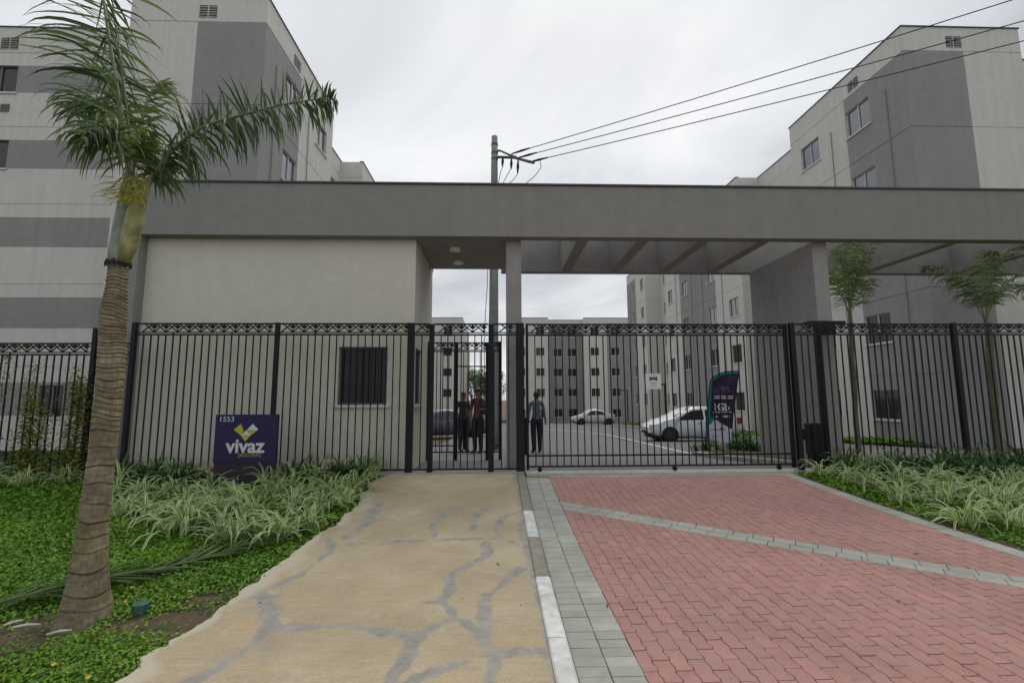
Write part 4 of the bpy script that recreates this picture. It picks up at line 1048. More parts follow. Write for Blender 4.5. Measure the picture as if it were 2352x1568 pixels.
# long frond arching to the right: one rank of leaflets stands up, the other hangs
palm_frond(palm, [pm_at(335, 425), pm_at(365, 385, -.02), pm_at(412, 330, -.04), pm_at(470, 290, -.05), pm_at(550, 266, -.05), pm_at(640, 243, 0), pm_at(735, 228, .05), pm_at(778, 233, .1)], .40, 140, .0115, droop=1.6, seed=2, rad=.02, fwd=.25, start=.06, taper=.38, lval=(0, .65), ranks=[(35, 125, .78, .35, .36), (-110, -5, 1., 2.0, .64)])
# left rear frond, drooping
palm_frond(palm, [pm_at(300, 400, .1), pm_at(272, 300, .25), pm_at(242, 250, .4), pm_at(205, 236, .5), pm_at(168, 268, .6)], .50, 54, .0125, droop=2.6, seed=3, fwd=.2, start=.12, phi=(-60, 50), bias=(-.25, 0, 0), taper=.35, lval=(.05, .9))
# left near frond hanging low
palm_frond(palm, [pm_at(300, 405, -.03), pm_at(278, 330, -.12), pm_at(250, 292, -.22), pm_at(215, 292, -.32), pm_at(185, 318, -.4)], .46, 44, .0125, droop=2.8, seed=4, fwd=.2, start=.12, phi=(-70, 40), taper=.35, lval=(.1, 1))
# rear fronds pointing away
palm_frond(palm, [pm_at(308, 400, .05), pm_at(322, 300, .25), pm_at(340, 225, .45), pm_at(362, 195, .65), pm_at(385, 205, .8)], .30, 46, .0095, droop=1.4, seed=5, fwd=.3, lval=(.2, 1), start=.25)
palm_frond(palm, [pm_at(303, 410, .02), pm_at(290, 320, .25), pm_at(262, 230, .4), pm_at(232, 175, .5), pm_at(200, 160, .55)], .46, 36, .0115, droop=1.9, seed=8, rad=.014, start=.2, bias=(-.2, 0, 0), lval=(.1, .9))
# young yellow-green leaf
palm_frond(palm, [pm_at(305, 405, -.03), pm_at(314, 355, -.06), pm_at(330, 325, -.08), pm_at(365, 308, -.08)], .2, 40, .010, M_PALMY, droop=1.0, seed=6, rad=.01, start=.2)
# short frond hanging beside the portico corner
palm_frond(palm, [pm_at(340, 420, .02), pm_at(352, 385, .12), pm_at(370, 368, .2), pm_at(396, 372, .3)], .36, 34, .011, droop=2.8, seed=7, rad=.012, start=.1, phi=(-80, 20))
# flower stalks
YEL = mat('flower_stalk', (.33, .32, .04), .6, .2, 20, objvar=0)
b = MB(); r_ = random.Random(3)
for i in range(95):
    a = r_.uniform(0, 6.283); c = pm_at(r_.uniform(283, 333), r_.uniform(405, 468), r_.uniform(-.13, -.06)); d = V(math.cos(a)*.8-.25, -.35, math.sin(a)*.5-.15)*r_.uniform(.05, .13)
    b.tube([c, c+d*.5+V(0, 0, .01), c+d+V(0, 0, -.02)], [.004, .0035, .002], 4)
for i in range(16):
    c = pm_at(r_.uniform(258, 285), r_.uniform(400, 470), -.08); d = V(-r_.uniform(.05, .16), -.03, r_.gauss(-.04, .05)); b.tube([c, c+d*.5+V(0, 0, .012), c+d], [.0035, .003, .0015], 4)
b.build('inflorescence', YEL, palm)
# two young palms behind the fence on the right
def small_palm(label, Y, px_base, px_top, r0, r1, fr, seed, col, lv=(0, 1)):
    a = at(*px_base, Y); c = at(*px_top, Y); a.z = gz(Y)
    t = thing('palm_tree', label, 'palm tree', tuple(a), 'young palms behind the right fence')
    b = MB(); n = 12; b.tube([a.lerp(c, i/n)+V(.012*math.sin(i*1.3), 0, 0) for i in range(n+1)], [r0+(r1-r0)*i/n+.004*(i % 2) for i in range(n+1)], 12); b.build('trunk', col, t, smooth=True)
    for i, pts in enumerate(fr): palm_frond(t, [at(x, y, Y+dY) for x, y, dY in pts], .40, 56, .011, droop=2.3, seed=seed+i, rad=.013, start=.2, fwd=.3, lval=lv)
    return t
PBK = mat('young_bark', (.14, .125, .085), .9, .15, 12, .4, 40, hue=(.08, .10, .05))
small_palm('slender young palm close to the taupe wall behind the right fence', 9.7, (1968, 1010), (1952, 720), .055, .035, [
    [(1952, 725, 0), (1945, 660, .05), (1930, 600, .1), (1910, 572, .15)], [(1952, 725, 0), (1962, 660, -.1), (1978, 600, -.2), (2010, 565, -.3)], [(1952, 725, 0), (1950, 640, .2), (1955, 570, .4), (1965, 530, .6)],
    [(1952, 725, 0), (1935, 680, -.2), (1915, 640, -.35), (1900, 640, -.5)], [(1952, 725, 0), (1968, 690, .2), (1985, 650, .3), (2000, 645, .4)], [(1952, 725, 0), (1948, 640, -.15), (1940, 570, -.25), (1925, 530, -.3)], [(1952, 725, 0), (1960, 630, 0), (1972, 560, .05), (2030, 560, .1)]], 40, PBK, (.5, 1.4))
small_palm('sturdier young palm with wide spreading fronds behind the right fence', 9.3, (2290, 1030), (2268, 740), .08, .06, [
    [(2266, 745, 0), (2235, 690, -.05), (2190, 640, -.1), (2140, 612, -.15), (2125, 625, -.15)], [(2266, 745, 0), (2262, 670, .2), (2255, 610, .35), (2262, 570, .5)], [(2266, 745, 0), (2280, 690, 0), (2330, 640, 0), (2390, 610, 0), (2440, 620, 0)],
    [(2266, 745, 0), (2275, 660, -.1), (2305, 590, -.2), (2350, 560, -.25)], [(2266, 745, 0), (2245, 680, -.2), (2215, 640, -.4), (2180, 640, -.55)], [(2266, 745, 0), (2290, 680, .2), (2340, 660, .35), (2380, 690, .4)], [(2266, 745, 0), (2268, 660, -.2), (2270, 600, -.35), (2290, 575, -.5)]], 60, PBK, (.1, 1))
# fallen frond lying on the lawn
fa, fc_ = ground(-60, 1420), ground(640, 1243)
ff = thing('fallen_frond', 'long fallen palm frond lying on the ground cover behind the palm trunk', 'palm frond', (fa.x, fa.y, gz(fa.y)))
pts = []
for i in range(8):
    q = fa.lerp(fc_, i/7); pts.append((q.x, q.y, gz(q.y)+.055+.03*math.sin(i*1.1)))
lbv = palm_frond(ff, pts, .55, 64, .012, M_PALM, droop=.35, seed=90, rad=.014, start=.05, fwd=1.6, phi=(-8, 22), name='stalk', taper=.3, lval=(.15, .85))

# climbing vines on the lower left fence
def vine(label, x, seed, h):
    r = random.Random(seed); t = thing('climbing_vine', label, 'vine', (x, YF-.03, g0), 'vines on the low fence')
    st_ = MB(); lf = LB()
    for k in range(5):
        p = V(x+r.gauss(0, .12), YF-.03, g0); pts = [p.copy()]; hh = h*r.uniform(.6, 1.05); n = 14
        for i in range(n):
            p = p+V(r.gauss(0, .045), r.gauss(0, .012), hh/n); pts.append(p.copy())
            for q in range(30):
                c = p+V(r.gauss(0, .09), r.gauss(-.02, .05), r.gauss(0, .07)); az = r.uniform(0, 6.28); d = V(math.cos(az), math.sin(az)*.6-.2, r.gauss(-.1, .35)).normalized()*.028
                lf.ribbon([c, c+d*.5, c+d, c+d*1.6], [.003, .018, .018, .002], r.random())
        st_.tube(pts, [.007-.0003*i for i in range(len(pts))], 5)
    st_.build('stem', M_STEM, t); lf.build('foliage', M_VINE, t)
vine('bushy vine climbing the low fence next to the tall cable post', -7.25, 1, 1.75)
vine('thin vine climbing the low fence in front of the small house window', -7.9, 2, 1.9)
vine('yellowish vine reaching the frieze of the low fence', -8.65, 3, 2.25)
vine('dense vine climbing the low fence at its far end', -9.4, 4, 1.5)

# distant trees beyond the far blocks
def tree(label, x, y, h, rx, seed, n=2600):
    r = random.Random(seed); z0 = gz(y); t = thing('leafy_tree', label, 'tree', (x, y, z0), 'trees beyond the far blocks')
    b = MB(); b.tube([(x, y, z0), (x+.1, y, z0+h*.3), (x, y, z0+h*.6)], [.22, .17, .08], 8)
    for k in range(6):
        a = k*1.05; b.tube([(x, y, z0+h*(.3+.04*k)), (x+math.cos(a)*rx*.4, y+math.sin(a)*rx*.4, z0+h*.6), (x+math.cos(a)*rx*.7, y+math.sin(a)*rx*.7, z0+h*.75)], [.08, .05, .02], 5)
    b.build('trunk', M_STEM, t); lf = LB()
    lobes = [(r.gauss(0, rx*.45), r.gauss(0, rx*.45), z0+h*r.uniform(.45, .9), rx*r.uniform(.3, .55)) for _ in range(14)]
    for i in range(n):
        lx, ly, lz, lr = r.choice(lobes); d = V(r.gauss(0, 1), r.gauss(0, 1), r.gauss(0, 1)).normalized()*lr*r.uniform(.6, 1)
        c = V(x+lx, y+ly, lz)+d; e_ = V(r.gauss(0, 1), r.gauss(0, 1), r.gauss(0, .5)).normalized()*r.uniform(.12, .25)
        lf.ribbon([c-e_, c, c+e_], [.02, .11, .02], r.random())
    lf.build('crown', M_PALM, t)
tree('broad dark tree in the gap between the two far apartment blocks', -1.8, 74, 8, 3.2, 5)
tree('lower rounded tree in the gap behind the far pale block', -4.6, 82, 9, 3.0, 6)

# ================================================================== SIGNS
PURPLE = mat('sign_purple', (.028, .020, .072), .55, .05, 4, spec=.2)
PURPLE_D = mat('sign_base_purple', (.016, .008, .022), .6, .1, 6)
S_WHITE = mat('print_white', (.55, .58, .60), .6, .03); S_YEL = mat('print_olive_yellow', (.42, .40, .025), .6, .03); S_PALE = mat('print_pale_aqua', (.52, .62, .66), .6, .03); S_GOLD = mat('print_gold', (.28, .24, .06), .6, .03)
def text_part(txt, parent, loc, size, m, name='lettering', bold=0., align='LEFT', rx=math.pi/2, spacing=1., extr=.002, rz=0.):
    cu = bpy.data.curves.new('txt', 'FONT'); cu.body = txt; cu.size = size; cu.offset = bold; cu.extrude = extr; cu.align_x = align; cu.space_character = spacing; cu.resolution_u = 3
    o = bpy.data.objects.new('txt', cu); COL.objects.link(o); dg = bpy.context.evaluated_depsgraph_get(); me = bpy.data.meshes.new_from_object(o.evaluated_get(dg)); bpy.data.objects.remove(o)
    me.materials.clear(); me.materials.append(m)
    Mx = Matrix.Translation(Vector(loc)) @ Matrix.Rotation(rz, 4, 'Z') @ Matrix.Rotation(rx, 4, 'X'); me.transform(Mx)
    return link(name, me, parent)
YS_ = 7.62
sA, sB = at(496, 952, YS_), at(627, 1062, YS_)
sx0, sx1, sz1, sz0 = sA.x, sB.x+.035, sA.z, sB.z
sg = thing('entrance_sign', 'purple entrance sign with number, heart logo and white name among the grasses', 'sign', ((sx0+sx1)/2, YS_, gz(YS_)))
b = MB(); b.box(sx0, sx1, YS_, YS_+.07, sz0, sz1); b.build('panel', PURPLE, sg, bevel=.004)
b = MB(); b.box(sx0+.01, sx1-.01, YS_+.012, YS_+.06, gz(YS_)-.1, sz0-.002); b.build('base', PURPLE_D, sg)
sw, sh = sx1-sx0, sz1-sz0
def sp(u, v): return (sx0+sw*u, YS_-.003, sz1-sh*v)     # sign coordinates, v down
text_part('1553', sg, sp(.055, .145), .115, S_WHITE, bold=.0004, spacing=1.08)
def logo(pts, m): b = MB(); b.prism([sp(*p) for p in pts], (0, -.003, 0)); b.build('logo_facet', m, sg)
# facets of the folded heart/check logo
ap = (.505, .325); lt = (.415, .195); lm = (.305, .315); bt = (.50, .555); rt_ = (.605, .195); rr = (.70, .31); c1 = (.44, .42); c2 = (.575, .415); c3 = (.42, .44)
logo([lm, lt, (.465, .335), (.425, .435)][::-1], S_YEL)
logo([(.505, .325), (.505+.0, .325), (.585, .43), (.425, .435)][1:][::-1], S_PALE)
logo([(.425, .439), (.585, .434), (.50, .555)][::-1], S_YEL)
logo([(.52, .315), (.605, .195), (.70, .31), (.66, .33)][::-1], S_PALE)
logo([(.51, .32), (.655, .333), (.70, .314), (.588, .43)][::-1], S_YEL)
text_part('vivaz', sg, sp(.20, .785), .305, S_WHITE, bold=.0075, spacing=1.0)
text_part('JAGUARÉ', sg, sp(.775, .875), .085, S_GOLD, bold=.001, align='RIGHT', spacing=1.05)

# notice on the sliding gate
YN = YG-.03
nA, nB = at(1482.5, 858, YN), at(1518.5, 893, YN)
N_BG = mat('notice_white', (.60, .60, .62), .6, .03); N_INK = mat('notice_ink', (.03, .018, .05), .6); N_GREY = mat('notice_grey', (.28, .28, .31), .6)
ns = thing('notice_sign', 'small white notice with car pictogram fixed to the sliding gate', 'sign', ((nA.x+nB.x)/2, YN, nB.z))
b = MB(); b.box(nA.x, nB.x, YN-.004, YN, nB.z, nA.z); b.build('panel', N_BG, ns)
def npt(u, v, d=.006): return (nA.x+(nB.x-nA.x)*u, YN-d, nA.z-(nA.z-nB.z)*v)
def npoly(pts, m, d=.006, name='pictogram'):
    b = MB(); b.prism([npt(*p, d) for p in pts][::-1], (0, .0012, 0)); b.build(name, m, ns)
npoly([(.24, .30), (.30, .20), (.72, .20), (.78, .30), (.76, .40), (.26, .40)], N_INK)
npoly([(.33, .225), (.69, .225), (.72, .285), (.30, .285)], N_GREY, .0075)
npoly([(.25, .40), (.38, .40), (.36, .46), (.26, .46)], N_INK); npoly([(.64, .40), (.77, .40), (.76, .46), (.66, .46)], N_INK)
npoly([(.20, .17), (.28, .19), (.30, .24), (.22, .22)], N_INK); npoly([(.72, .20), (.80, .15), (.82, .19), (.75, .24)], N_INK)
npoly([(.34, .06), (.70, .06), (.70, .10), (.34, .10)], N_GREY)
for k, (a, c, m) in enumerate(((.24, .78, N_INK), (.36, .68, N_INK), (.26, .80, N_GREY))):
    x = a
    while x < c-.02:
        w = random.uniform(.04, .11); w = min(w, c-x); npoly([(x, .58+.12*k), (x+w, .58+.12*k), (x+w, .61+.12*k), (x, .61+.12*k)], m, name='print_line'); x += w+.025

# feather banner standing in the kerbed bed
YBn = 12.45
TEAL = mat('banner_teal', (.0, .22, .23), .7, .05); NAVY = mat('banner_navy', (.012, .008, .028), .7, .2, 4, hue=(.07, .015, .09)); LILAC = mat('banner_lilac', (.66, .65, .78), .7, .03); B_WHITE = mat('banner_white', (.75, .73, .8), .7, .02); B_PUR = mat('banner_purple', (.20, .07, .32), .7, .1); B_RED = mat('banner_red', (.28, .03, .05), .7)
bn = thing('feather_banner', 'dark curved feather banner with 1Gb offer standing beside the inner planting bed', 'banner', tuple(V(at(1640, 1040, YBn).x, YBn, gz(YBn))))
def zb_(x, y): return ((2620+x*.2041)/1.6327, (1370+y*.2041)/1.6327)
def bpt(x, y, d=0.): p = at(*zb_(x, y), YBn); return V(p.x, YBn-d, p.z)
outl = [(165, 1380), (150, 1000), (185, 700), (205, 450), (232, 260), (300, 195), (400, 140), (520, 108), (640, 100), (750, 98), (735, 200), (715, 330), (700, 470), (680, 620), (660, 760), (640, 900), (630, 1050), (615, 1180), (605, 1300), (590, 1440), (480, 1425), (330, 1400)]
def bpanel(pts, m, d, name='print'):
    b = MB(); b.poly([bpt(x, y, d) for x, y in pts][::-1]); return b.build(name, m, bn)
b = MB(); F_ = [bpt(x, y, 0) for x, y in outl]; b.prism(F_, (0, .012, 0)); b.build('cloth', TEAL, bn)
bpanel([(240, 340), (300, 250), (400, 190), (520, 160), (640, 150), (735, 150), (735, 200), (715, 330), (700, 470), (680, 620), (660, 760), (640, 900), (630, 1050), (620, 1170), (500, 1110), (380, 1030), (250, 950), (210, 960), (228, 700)], NAVY, .006)
bpanel([(180, 1095), (245, 1060), (255, 1015), (350, 1005), (380, 1045), (500, 1110), (560, 1140), (612, 1180), (603, 1300), (588, 1432), (480, 1418), (330, 1394), (175, 1370)], LILAC, .007)
bp = bpt(330, 835, .014)
text_part('1Gb', bn, (bpt(245, 835).x, YBn-.03, bpt(245, 825).z), .27, B_WHITE, bold=.008, extr=.001)
bpanel([(385, 1180), (425, 1085), (460, 1180)], B_PUR, .012); 
for (x0, x1, y0, y1, m) in ((260, 640, 555, 575, B_WHITE), (260, 620, 590, 612, B_WHITE), (250, 660, 460, 480, B_PUR), (370, 560, 380, 440, B_PUR), (260, 590, 845, 862, B_WHITE), (270, 370, 880, 905, B_RED), (310, 360, 925, 950, B_WHITE), (450, 580, 915, 950, B_WHITE), (230, 480, 1165, 1188, B_PUR), (240, 420, 1290, 1300, B_PUR)):
    x = x0
    while x < x1-8:
        w = random.uniform(18, 46); w = min(w, x1-x); bpanel([(x, y0), (x+w, y0+w*.04), (x+w, y1+w*.04), (x, y1)], m, .011); x += w+12
b = MB(); b.tube([V(bpt(165, 1380).x-.01, YBn+.01, gz(YBn))]+[bpt(x, y, -.01)+V(-.012, 0, 0) for x, y in outl[:10]], .012, 6); b.build('pole', METAL_BLK, bn)
b = MB(); b.box(bn.location.x-.25, bn.location.x+.2, YBn-.2, YBn+.2, gz(YBn)-.02, gz(YBn)+.03); b.build('base_plate', METAL_BLK, bn)

# ================================================================== CARS
CARW = mat('car_white', (.60, .61, .62), .25, .01, 2, spec=.6); CARG = mat('car_grey', (.09, .10, .115), .3, .01, 2, spec=.6); CGLASS = mat('car_glass', (.012, .014, .016), .06, .01, 2, spec=.7)
TYRE = RUBBER; RIM = mat('wheel_rim', (.02, .02, .022), .45, .1, 20); HEAD = mat('headlight', (.55, .57, .6), .15, .02); TAIL = mat('taillight', (.25, .01, .01), .25)
def car(name, label, loc, heading, L_=3.9, Wd=1.64, Ht=1.42, paint=CARW, sedan=False):
    """lofted body; local +x is forward. heading: rotation about z"""
    t = thing(name, label, 'car', loc)
    t['_wl'] = (0, 0, 0)
    def add(mb, nm, m, par=t, smooth=True, bevel=0):
        o = link(nm, mb.mesh(nm, m, smooth)); o.parent = par; return o
    h = L_/2
    if sedan: st = [(-h, .55, .82, .84), (-h+.1, .40, .92, .95), (-h+.55, .27, .94, 1.0), (-h+.85, .24, .94, 1.06), (-h+1.25, .22, .93, 1.34), (-h+1.6, .22, .92, Ht), (-.1, .22, .90, Ht+.01), (.45, .22, .89, Ht-.05), (.8, .22, .88, 1.18), (1.05, .22, .87, .99), (1.3, .22, .84, .92), (h-.5, .24, .78, .84), (h-.15, .30, .68, .74), (h, .40, .56, .60)]
    else: st = [(-h, .50, .85, .88), (-h+.06, .36, .90, 1.05), (-h+.25, .30, .92, 1.26), (-h+.5, .25, .92, Ht-.03), (-h+.95, .22, .91, Ht), (-.35, .22, .90, Ht+.02), (.15, .22, .89, Ht-.02), (.5, .22, .88, Ht-.17), (.85, .22, .87, 1.05), (1.1, .22, .86, .94), (1.35, .23, .82, .89), (h-.45, .25, .76, .82), (h-.15, .30, .66, .72), (h, .38, .54, .58)]
    b = MB(); nsx = 9
    for x, zb, zbelt, ztop in st:
        f = 1-.16*max(0, (abs(x)-h+.55)/.55)**2; hw = Wd/2*f; gl = max(0, ztop-zbelt); hr = hw-.05-gl*.30
        half = [(hw*.86, zb), (hw*.97, zb+.07), (hw, (zb+zbelt)/2), (hw*.985, zbelt-.06), (hw-.05, zbelt), (hr+.03, ztop-.07 if gl > .15 else ztop-.02), (hr*.86, ztop-.012), (hr*.5, ztop+.012), (0, ztop+.02)]
        row = [(x, -y, z) for y, z in half]+[(x, y, z) for y, z in half[-2::-1]]
        b.v += row
    m = 2*nsx-1
    for i in range(len(st)-1):
        for j in range(m-1): b.f.append((i*m+j, i*m+j+1, (i+1)*m+j+1, (i+1)*m+j)); b.m.append(0)
    b.f.append(tuple(range(m))); b.m.append(0); b.f.append(tuple((len(st)-1)*m+j for j in range(m-1, -1, -1))); b.m.append(0)
    body = add(b, 'body', paint)
    # side glass: polygons a little proud of the cabin side
    def glass(pts, nm='side_window'):
        for s_ in (-1, 1):
            g = MB(); P = []
            for x, f in pts:     # f 0 belt .. 1 roof
                k = max(i for i in range(len(st)) if st[i][0] <= x+1e-6); k = min(k, len(st)-2); a, c = st[k], st[k+1]; u = (x-a[0])/(c[0]-a[0])
                zbelt = a[2]+(c[2]-a[2])*u; ztop = a[3]+(c[3]-a[3])*u; hw = Wd/2; gl = max(.05, ztop-zbelt); hr = hw-.05-gl*.30
                z = zbelt+.02+(gl-.11)*f; y = (hw-.05)+(hr+.03-(hw-.05))*(z-zbelt)/max(.05, gl-.07)
                P.append((x, s_*(y+.008), z))
            g.poly(P if s_ < 0 else P[::-1]); add(g, nm, CGLASS, body, False)
    if sedan: glass([(-.98, 0), (-.15, 0), (-.15, .95), (-.75, .9)]); glass([(-.08, 0), (.78, 0), (.35, .9), (-.08, .95)])
    else: glass([(-h+.42, .1), (-.42, 0), (-.42, .95), (-h+.6, .85)]); glass([(-.34, 0), (.80, 0), (.42, .85), (.1, .95), (-.34, .95)])
    # windscreen / rear glass
    i0 = 7 if not sedan else 7
    def cross(ia, ib, inset=.09):
        g = MB(); a, c = st[ia], st[ib]
        def hr(s_): return Wd/2-.05-max(0, s_[3]-s_[2])*.30
        g.poly([(a[0], -hr(a)+inset, a[3]+.012), (a[0], hr(a)-inset, a[3]+.012), (c[0], hr(c)-inset, c[3]+.012), (c[0], -hr(c)+inset, c[3]+.012)]); add(g, 'windscreen', CGLASS, body, False)
    cross(6 if not sedan else 7, 8 if not sedan else 9)
    for s_ in (-1, 1):
        for wx in (-h+.72, h-.78):
            w = MB(); w.tube([(wx, s_*(Wd/2-.19), .29), (wx, s_*(Wd/2-.15), .29), (wx, s_*(Wd/2+.0), .29), (wx, s_*(Wd/2+.012), .29)], [.27, .29, .29, .265], 24); wo = add(w, 'wheel', TYRE)
            ar_ = MB(); ar_.tube([(wx, s_*(Wd/2-.25), .31), (wx, s_*(Wd/2+.004), .31)], [.345, .345], 24); add(ar_, 'wheel_arch', VOID)
            rm_ = MB(); rm_.tube([(wx, s_*(Wd/2+.005), .29), (wx, s_*(Wd/2+.018), .29)], [.18, .165], 16); add(rm_, 'rim', RIM, wo, False)
        hl = MB(); hl.box(h-.34, h-.02, s_*Wd*.30, s_*Wd*.445, .60, .72); add(hl, 'headlight', HEAD, t, False)
        tl = MB(); tl.box(-h+.0, -h+.13, s_*Wd*.40, s_*Wd*.488, .74, 1.0); add(tl, 'taillight', TAIL, t, False)
        mi = MB(); mi.box(.72, .86, s_*(Wd/2-.01), s_*(Wd/2+.16), .93, 1.06); add(mi, 'mirror', paint, t, False)
        for xx in (.86, -.38) if not sedan else (.8, -.12, -.95):
            ds = MB(); ds.box(xx-.006, xx+.006, s_*(Wd/2-.02), s_*(Wd/2+.0035), .30, .84); add(ds, 'door_seam', RUBBER, body, False)
        dh = MB(); dh.box(-.22, -.06, s_*(Wd/2-.02), s_*(Wd/2+.014), .75, .785); add(dh, 'door_handle', RUBBER, body, False)
    lpz = MB(); lpz.box(h-.02, h+.018, -.2, .2, .46, .56); add(lpz, 'number_plate', ALU, t, False)
    sk = MB(); sk.box(-h+.2, h-.2, -Wd*.42, Wd*.42, .16, .30); add(sk, 'underbody', RUBBER, t, False)
    gr = MB(); gr.box(h-.12, h+.012, -.42, .42, .34, .46); add(gr, 'grille', RUBBER, t, False)
    t.rotation_euler = (0, 0, heading)
    return t
yC = 19.9; xc0, xc1 = pxX(1493, 990, yC-.8), pxX(1706, 990, yC-.8)
car('hatchback_car', 'white hatchback parked side-on behind the feather banner', ((xc0+xc1)/2, yC, gz(yC)), math.pi+.02, L_=(xc1-xc0)*.985)
yS = 44.5; xs0, xs1 = pxX(1317, 960, yS-.8), pxX(1416, 960, yS-.8)
car('sedan_car', 'distant white sedan parked at the end of the internal road', ((xs0+xs1)/2, yS, gz(yS)), math.pi, L_=(xs1-xs0), Ht=1.44, sedan=True)
car('sedan_car', 'dark grey car parked beyond the inner pedestrian gate', (-2.6, 24.5, gz(24.5)), .35, L_=4.2, paint=CARG, sedan=True)

# ================================================================== PEOPLE
SKIN = mat('skin', (.22, .115, .075), .6, .05); HAIR = mat('hair', (.012, .010, .009), .7)
def person(label, loc, facing, h, shirt, pants, arm_out=0., shoes=None, reach=None, walk=0.):
    """one skinned body, coloured by height; local -y is where the figure looks"""
    t = thing('person', label, 'person', loc); t['_wl'] = (0, 0, 0)
    k = h/1.74
    Vv = []; E_ = []; Rr = []
    def vtx(x, y, z, r, par=None):
        Vv.append((x*k, y*k, z*k)); Rr.append(r*k)
        if par is not None: E_.append((par, len(Vv)-1))
        return len(Vv)-1
    pel = vtx(0, 0, .95, .125); wa = vtx(0, .01, 1.10, .115, pel); ch = vtx(0, .0, 1.30, .135, wa); nk0 = vtx(0, .01, 1.45, .075, ch); nk = vtx(0, .0, 1.51, .05, nk0); hd = vtx(0, -.015, 1.60, .078, nk); hd2 = vtx(0, -.01, 1.67, .075, hd)
    for s_ in (-1, 1):
        sh_ = vtx(s_*.17, .01, 1.41, .062, nk0)
        if s_ == -1 and reach: el = vtx(s_*.23, -.02, 1.14, .042, sh_); wr = vtx(s_*.30, -.12, .93, .03, el)
        else: el = vtx(s_*.235, .03, 1.13, .043, sh_); wr = vtx(s_*.235, -.03, .90, .03, el)
        pa = vtx(Vv[wr][0]/k, Vv[wr][1]/k-.01, Vv[wr][2]/k-.07, .032, wr)
        for q in range(4): f1 = vtx(Vv[pa][0]/k+s_*.004, Vv[pa][1]/k-.028+q*.018, Vv[pa][2]/k-.06-.008*(q in (1, 2)), .0095, pa); vtx(Vv[f1][0]/k-s_*.012, Vv[f1][1]/k-.004, Vv[f1][2]/k-.032, .0085, f1)
        th = vtx(Vv[wr][0]/k-s_*.015, Vv[wr][1]/k-.045, Vv[wr][2]/k-.065, .011, wr); vtx(Vv[th][0]/k, Vv[th][1]/k-.012, Vv[th][2]/k-.03, .009, th)
        wk = walk*s_
        hp_ = vtx(s_*.09, 0, .90, .11, pel); kn = vtx(s_*.092, -.02+wk*.5, .50, .078, hp_); an = vtx(s_*.088, .02+wk, .09, .056, kn); ft = vtx(s_*.10, -.10+wk, .035, .042, an); vtx(s_*.11, -.17+wk, .03, .034, ft); 
    me = bpy.data.meshes.new('body'); me.from_pydata(Vv, E_, []); o = bpy.data.objects.new('body', me); COL.objects.link(o)
    sk = o.modifiers.new('skin', 'SKIN')
    for i, d in enumerate(me.skin_vertices[0].data): d.radius = (Rr[i], Rr[i]*(.78 if i in (0, 1, 2) else 1)); d.use_root = (i == 0)
    ss = o.modifiers.new('sub', 'SUBSURF'); ss.levels = 2; ss.render_levels = 2
    dg = bpy.context.evaluated_depsgraph_get(); m2 = bpy.data.meshes.new_from_object(o.evaluated_get(dg)); bpy.data.objects.remove(o)
    m2.materials.clear()
    for m in (SKIN, shirt, pants, shoes or RUBBER): m2.materials.append(m)
    for p in m2.polygons:
        c = p.center/k; p.use_smooth = True
        arm = abs(c.x) > .185 and c.z < 1.25
        if c.z > 1.475: p.material_index = 0
        elif c.z < .075: p.material_index = 3
        elif abs(c.x) > .19 and c.z < 1.16 and c.z > .7: p.material_index = 0
        elif c.z < .97: p.material_index = 2
        else: p.material_index = 1
    bo = link('body', m2); bo.parent = t
    # hair cap, ears, nose, eyes, mouth
    b = MB(); n = 12
    for i in range(7):
        ph = i/6*1.95
        for j in range(n):
            a = 6.2832*j/n; r_ = .092*math.sin(ph) if i else .002; back = .02 if math.sin(a) > 0 else 0
            z = 1.655+.095*math.cos(ph)-(back*3.2 if i > 3 else 0)
            if math.sin(a) < -.2 and i > 4: z = max(z, 1.67); r_ *= .96
            b.v.append((r_*.88*math.cos(a)*k, (.002+r_*1.04*math.sin(a))*k, z*k))
    for i in range(6):
        for j in range(n): b.f.append((i*n+j, i*n+(j+1) % n, (i+1)*n+(j+1) % n, (i+1)*n+j)); b.m.append(0)
    ho = link('hair', b.mesh('hair', HAIR, True)); ho.parent = t
    for nm, pts, rd, m in (('nose', [(0, -.09, 1.63), (0, -.107, 1.595)], .011, SKIN), ('ear', [(.078, 0, 1.64), (.082, .005, 1.60)], .012, SKIN), ('ear', [(-.078, 0, 1.64), (-.082, .005, 1.60)], .012, SKIN), ('eye', [(.03, -.083, 1.637), (.03, -.088, 1.637)], .008, HAIR), ('eye', [(-.03, -.083, 1.637), (-.03, -.088, 1.637)], .008, HAIR), ('mouth', [(-.022, -.083, 1.565), (.022, -.083, 1.565)], .006, B_RED)):
        b = MB(); b.tube([tuple(c*k for c in p) for p in pts], rd*k, 8); q = link(nm, b.mesh(nm, m, True)); q.parent = t
    t.rotation_euler = (0, 0, facing); return t
SHIRT_B = mat('shirt_blue_grey', (.085, .125, .165), .85, .12, 10); PANT = mat('trousers_navy', (.012, .014, .022), .85, .1, 10); SHIRT_R = mat('shirt_dull_red', (.10, .035, .035), .85, .1); SHIRT_D = mat('shirt_dark', (.02, .022, .028), .85, .1)
pp = ground(1233, 1040)
person('person in blue grey shirt and dark trousers standing behind the sliding gate', (pp.x, pp.y, gz(pp.y)), math.pi+.15, 1.66, SHIRT_B, PANT, reach=True)
p1 = at(1064, 900, 13.6); person('person in dark clothes standing beyond the inner gate', (p1.x, 13.6, gz(13.6)), .6, 1.70, SHIRT_D, PANT)
p2 = at(1098, 900, 13.0); person('person in dull red top standing beyond the inner gate near the pole', (p2.x, 13.0, gz(13.0)), -.4, 1.76, SHIRT_R, PANT)
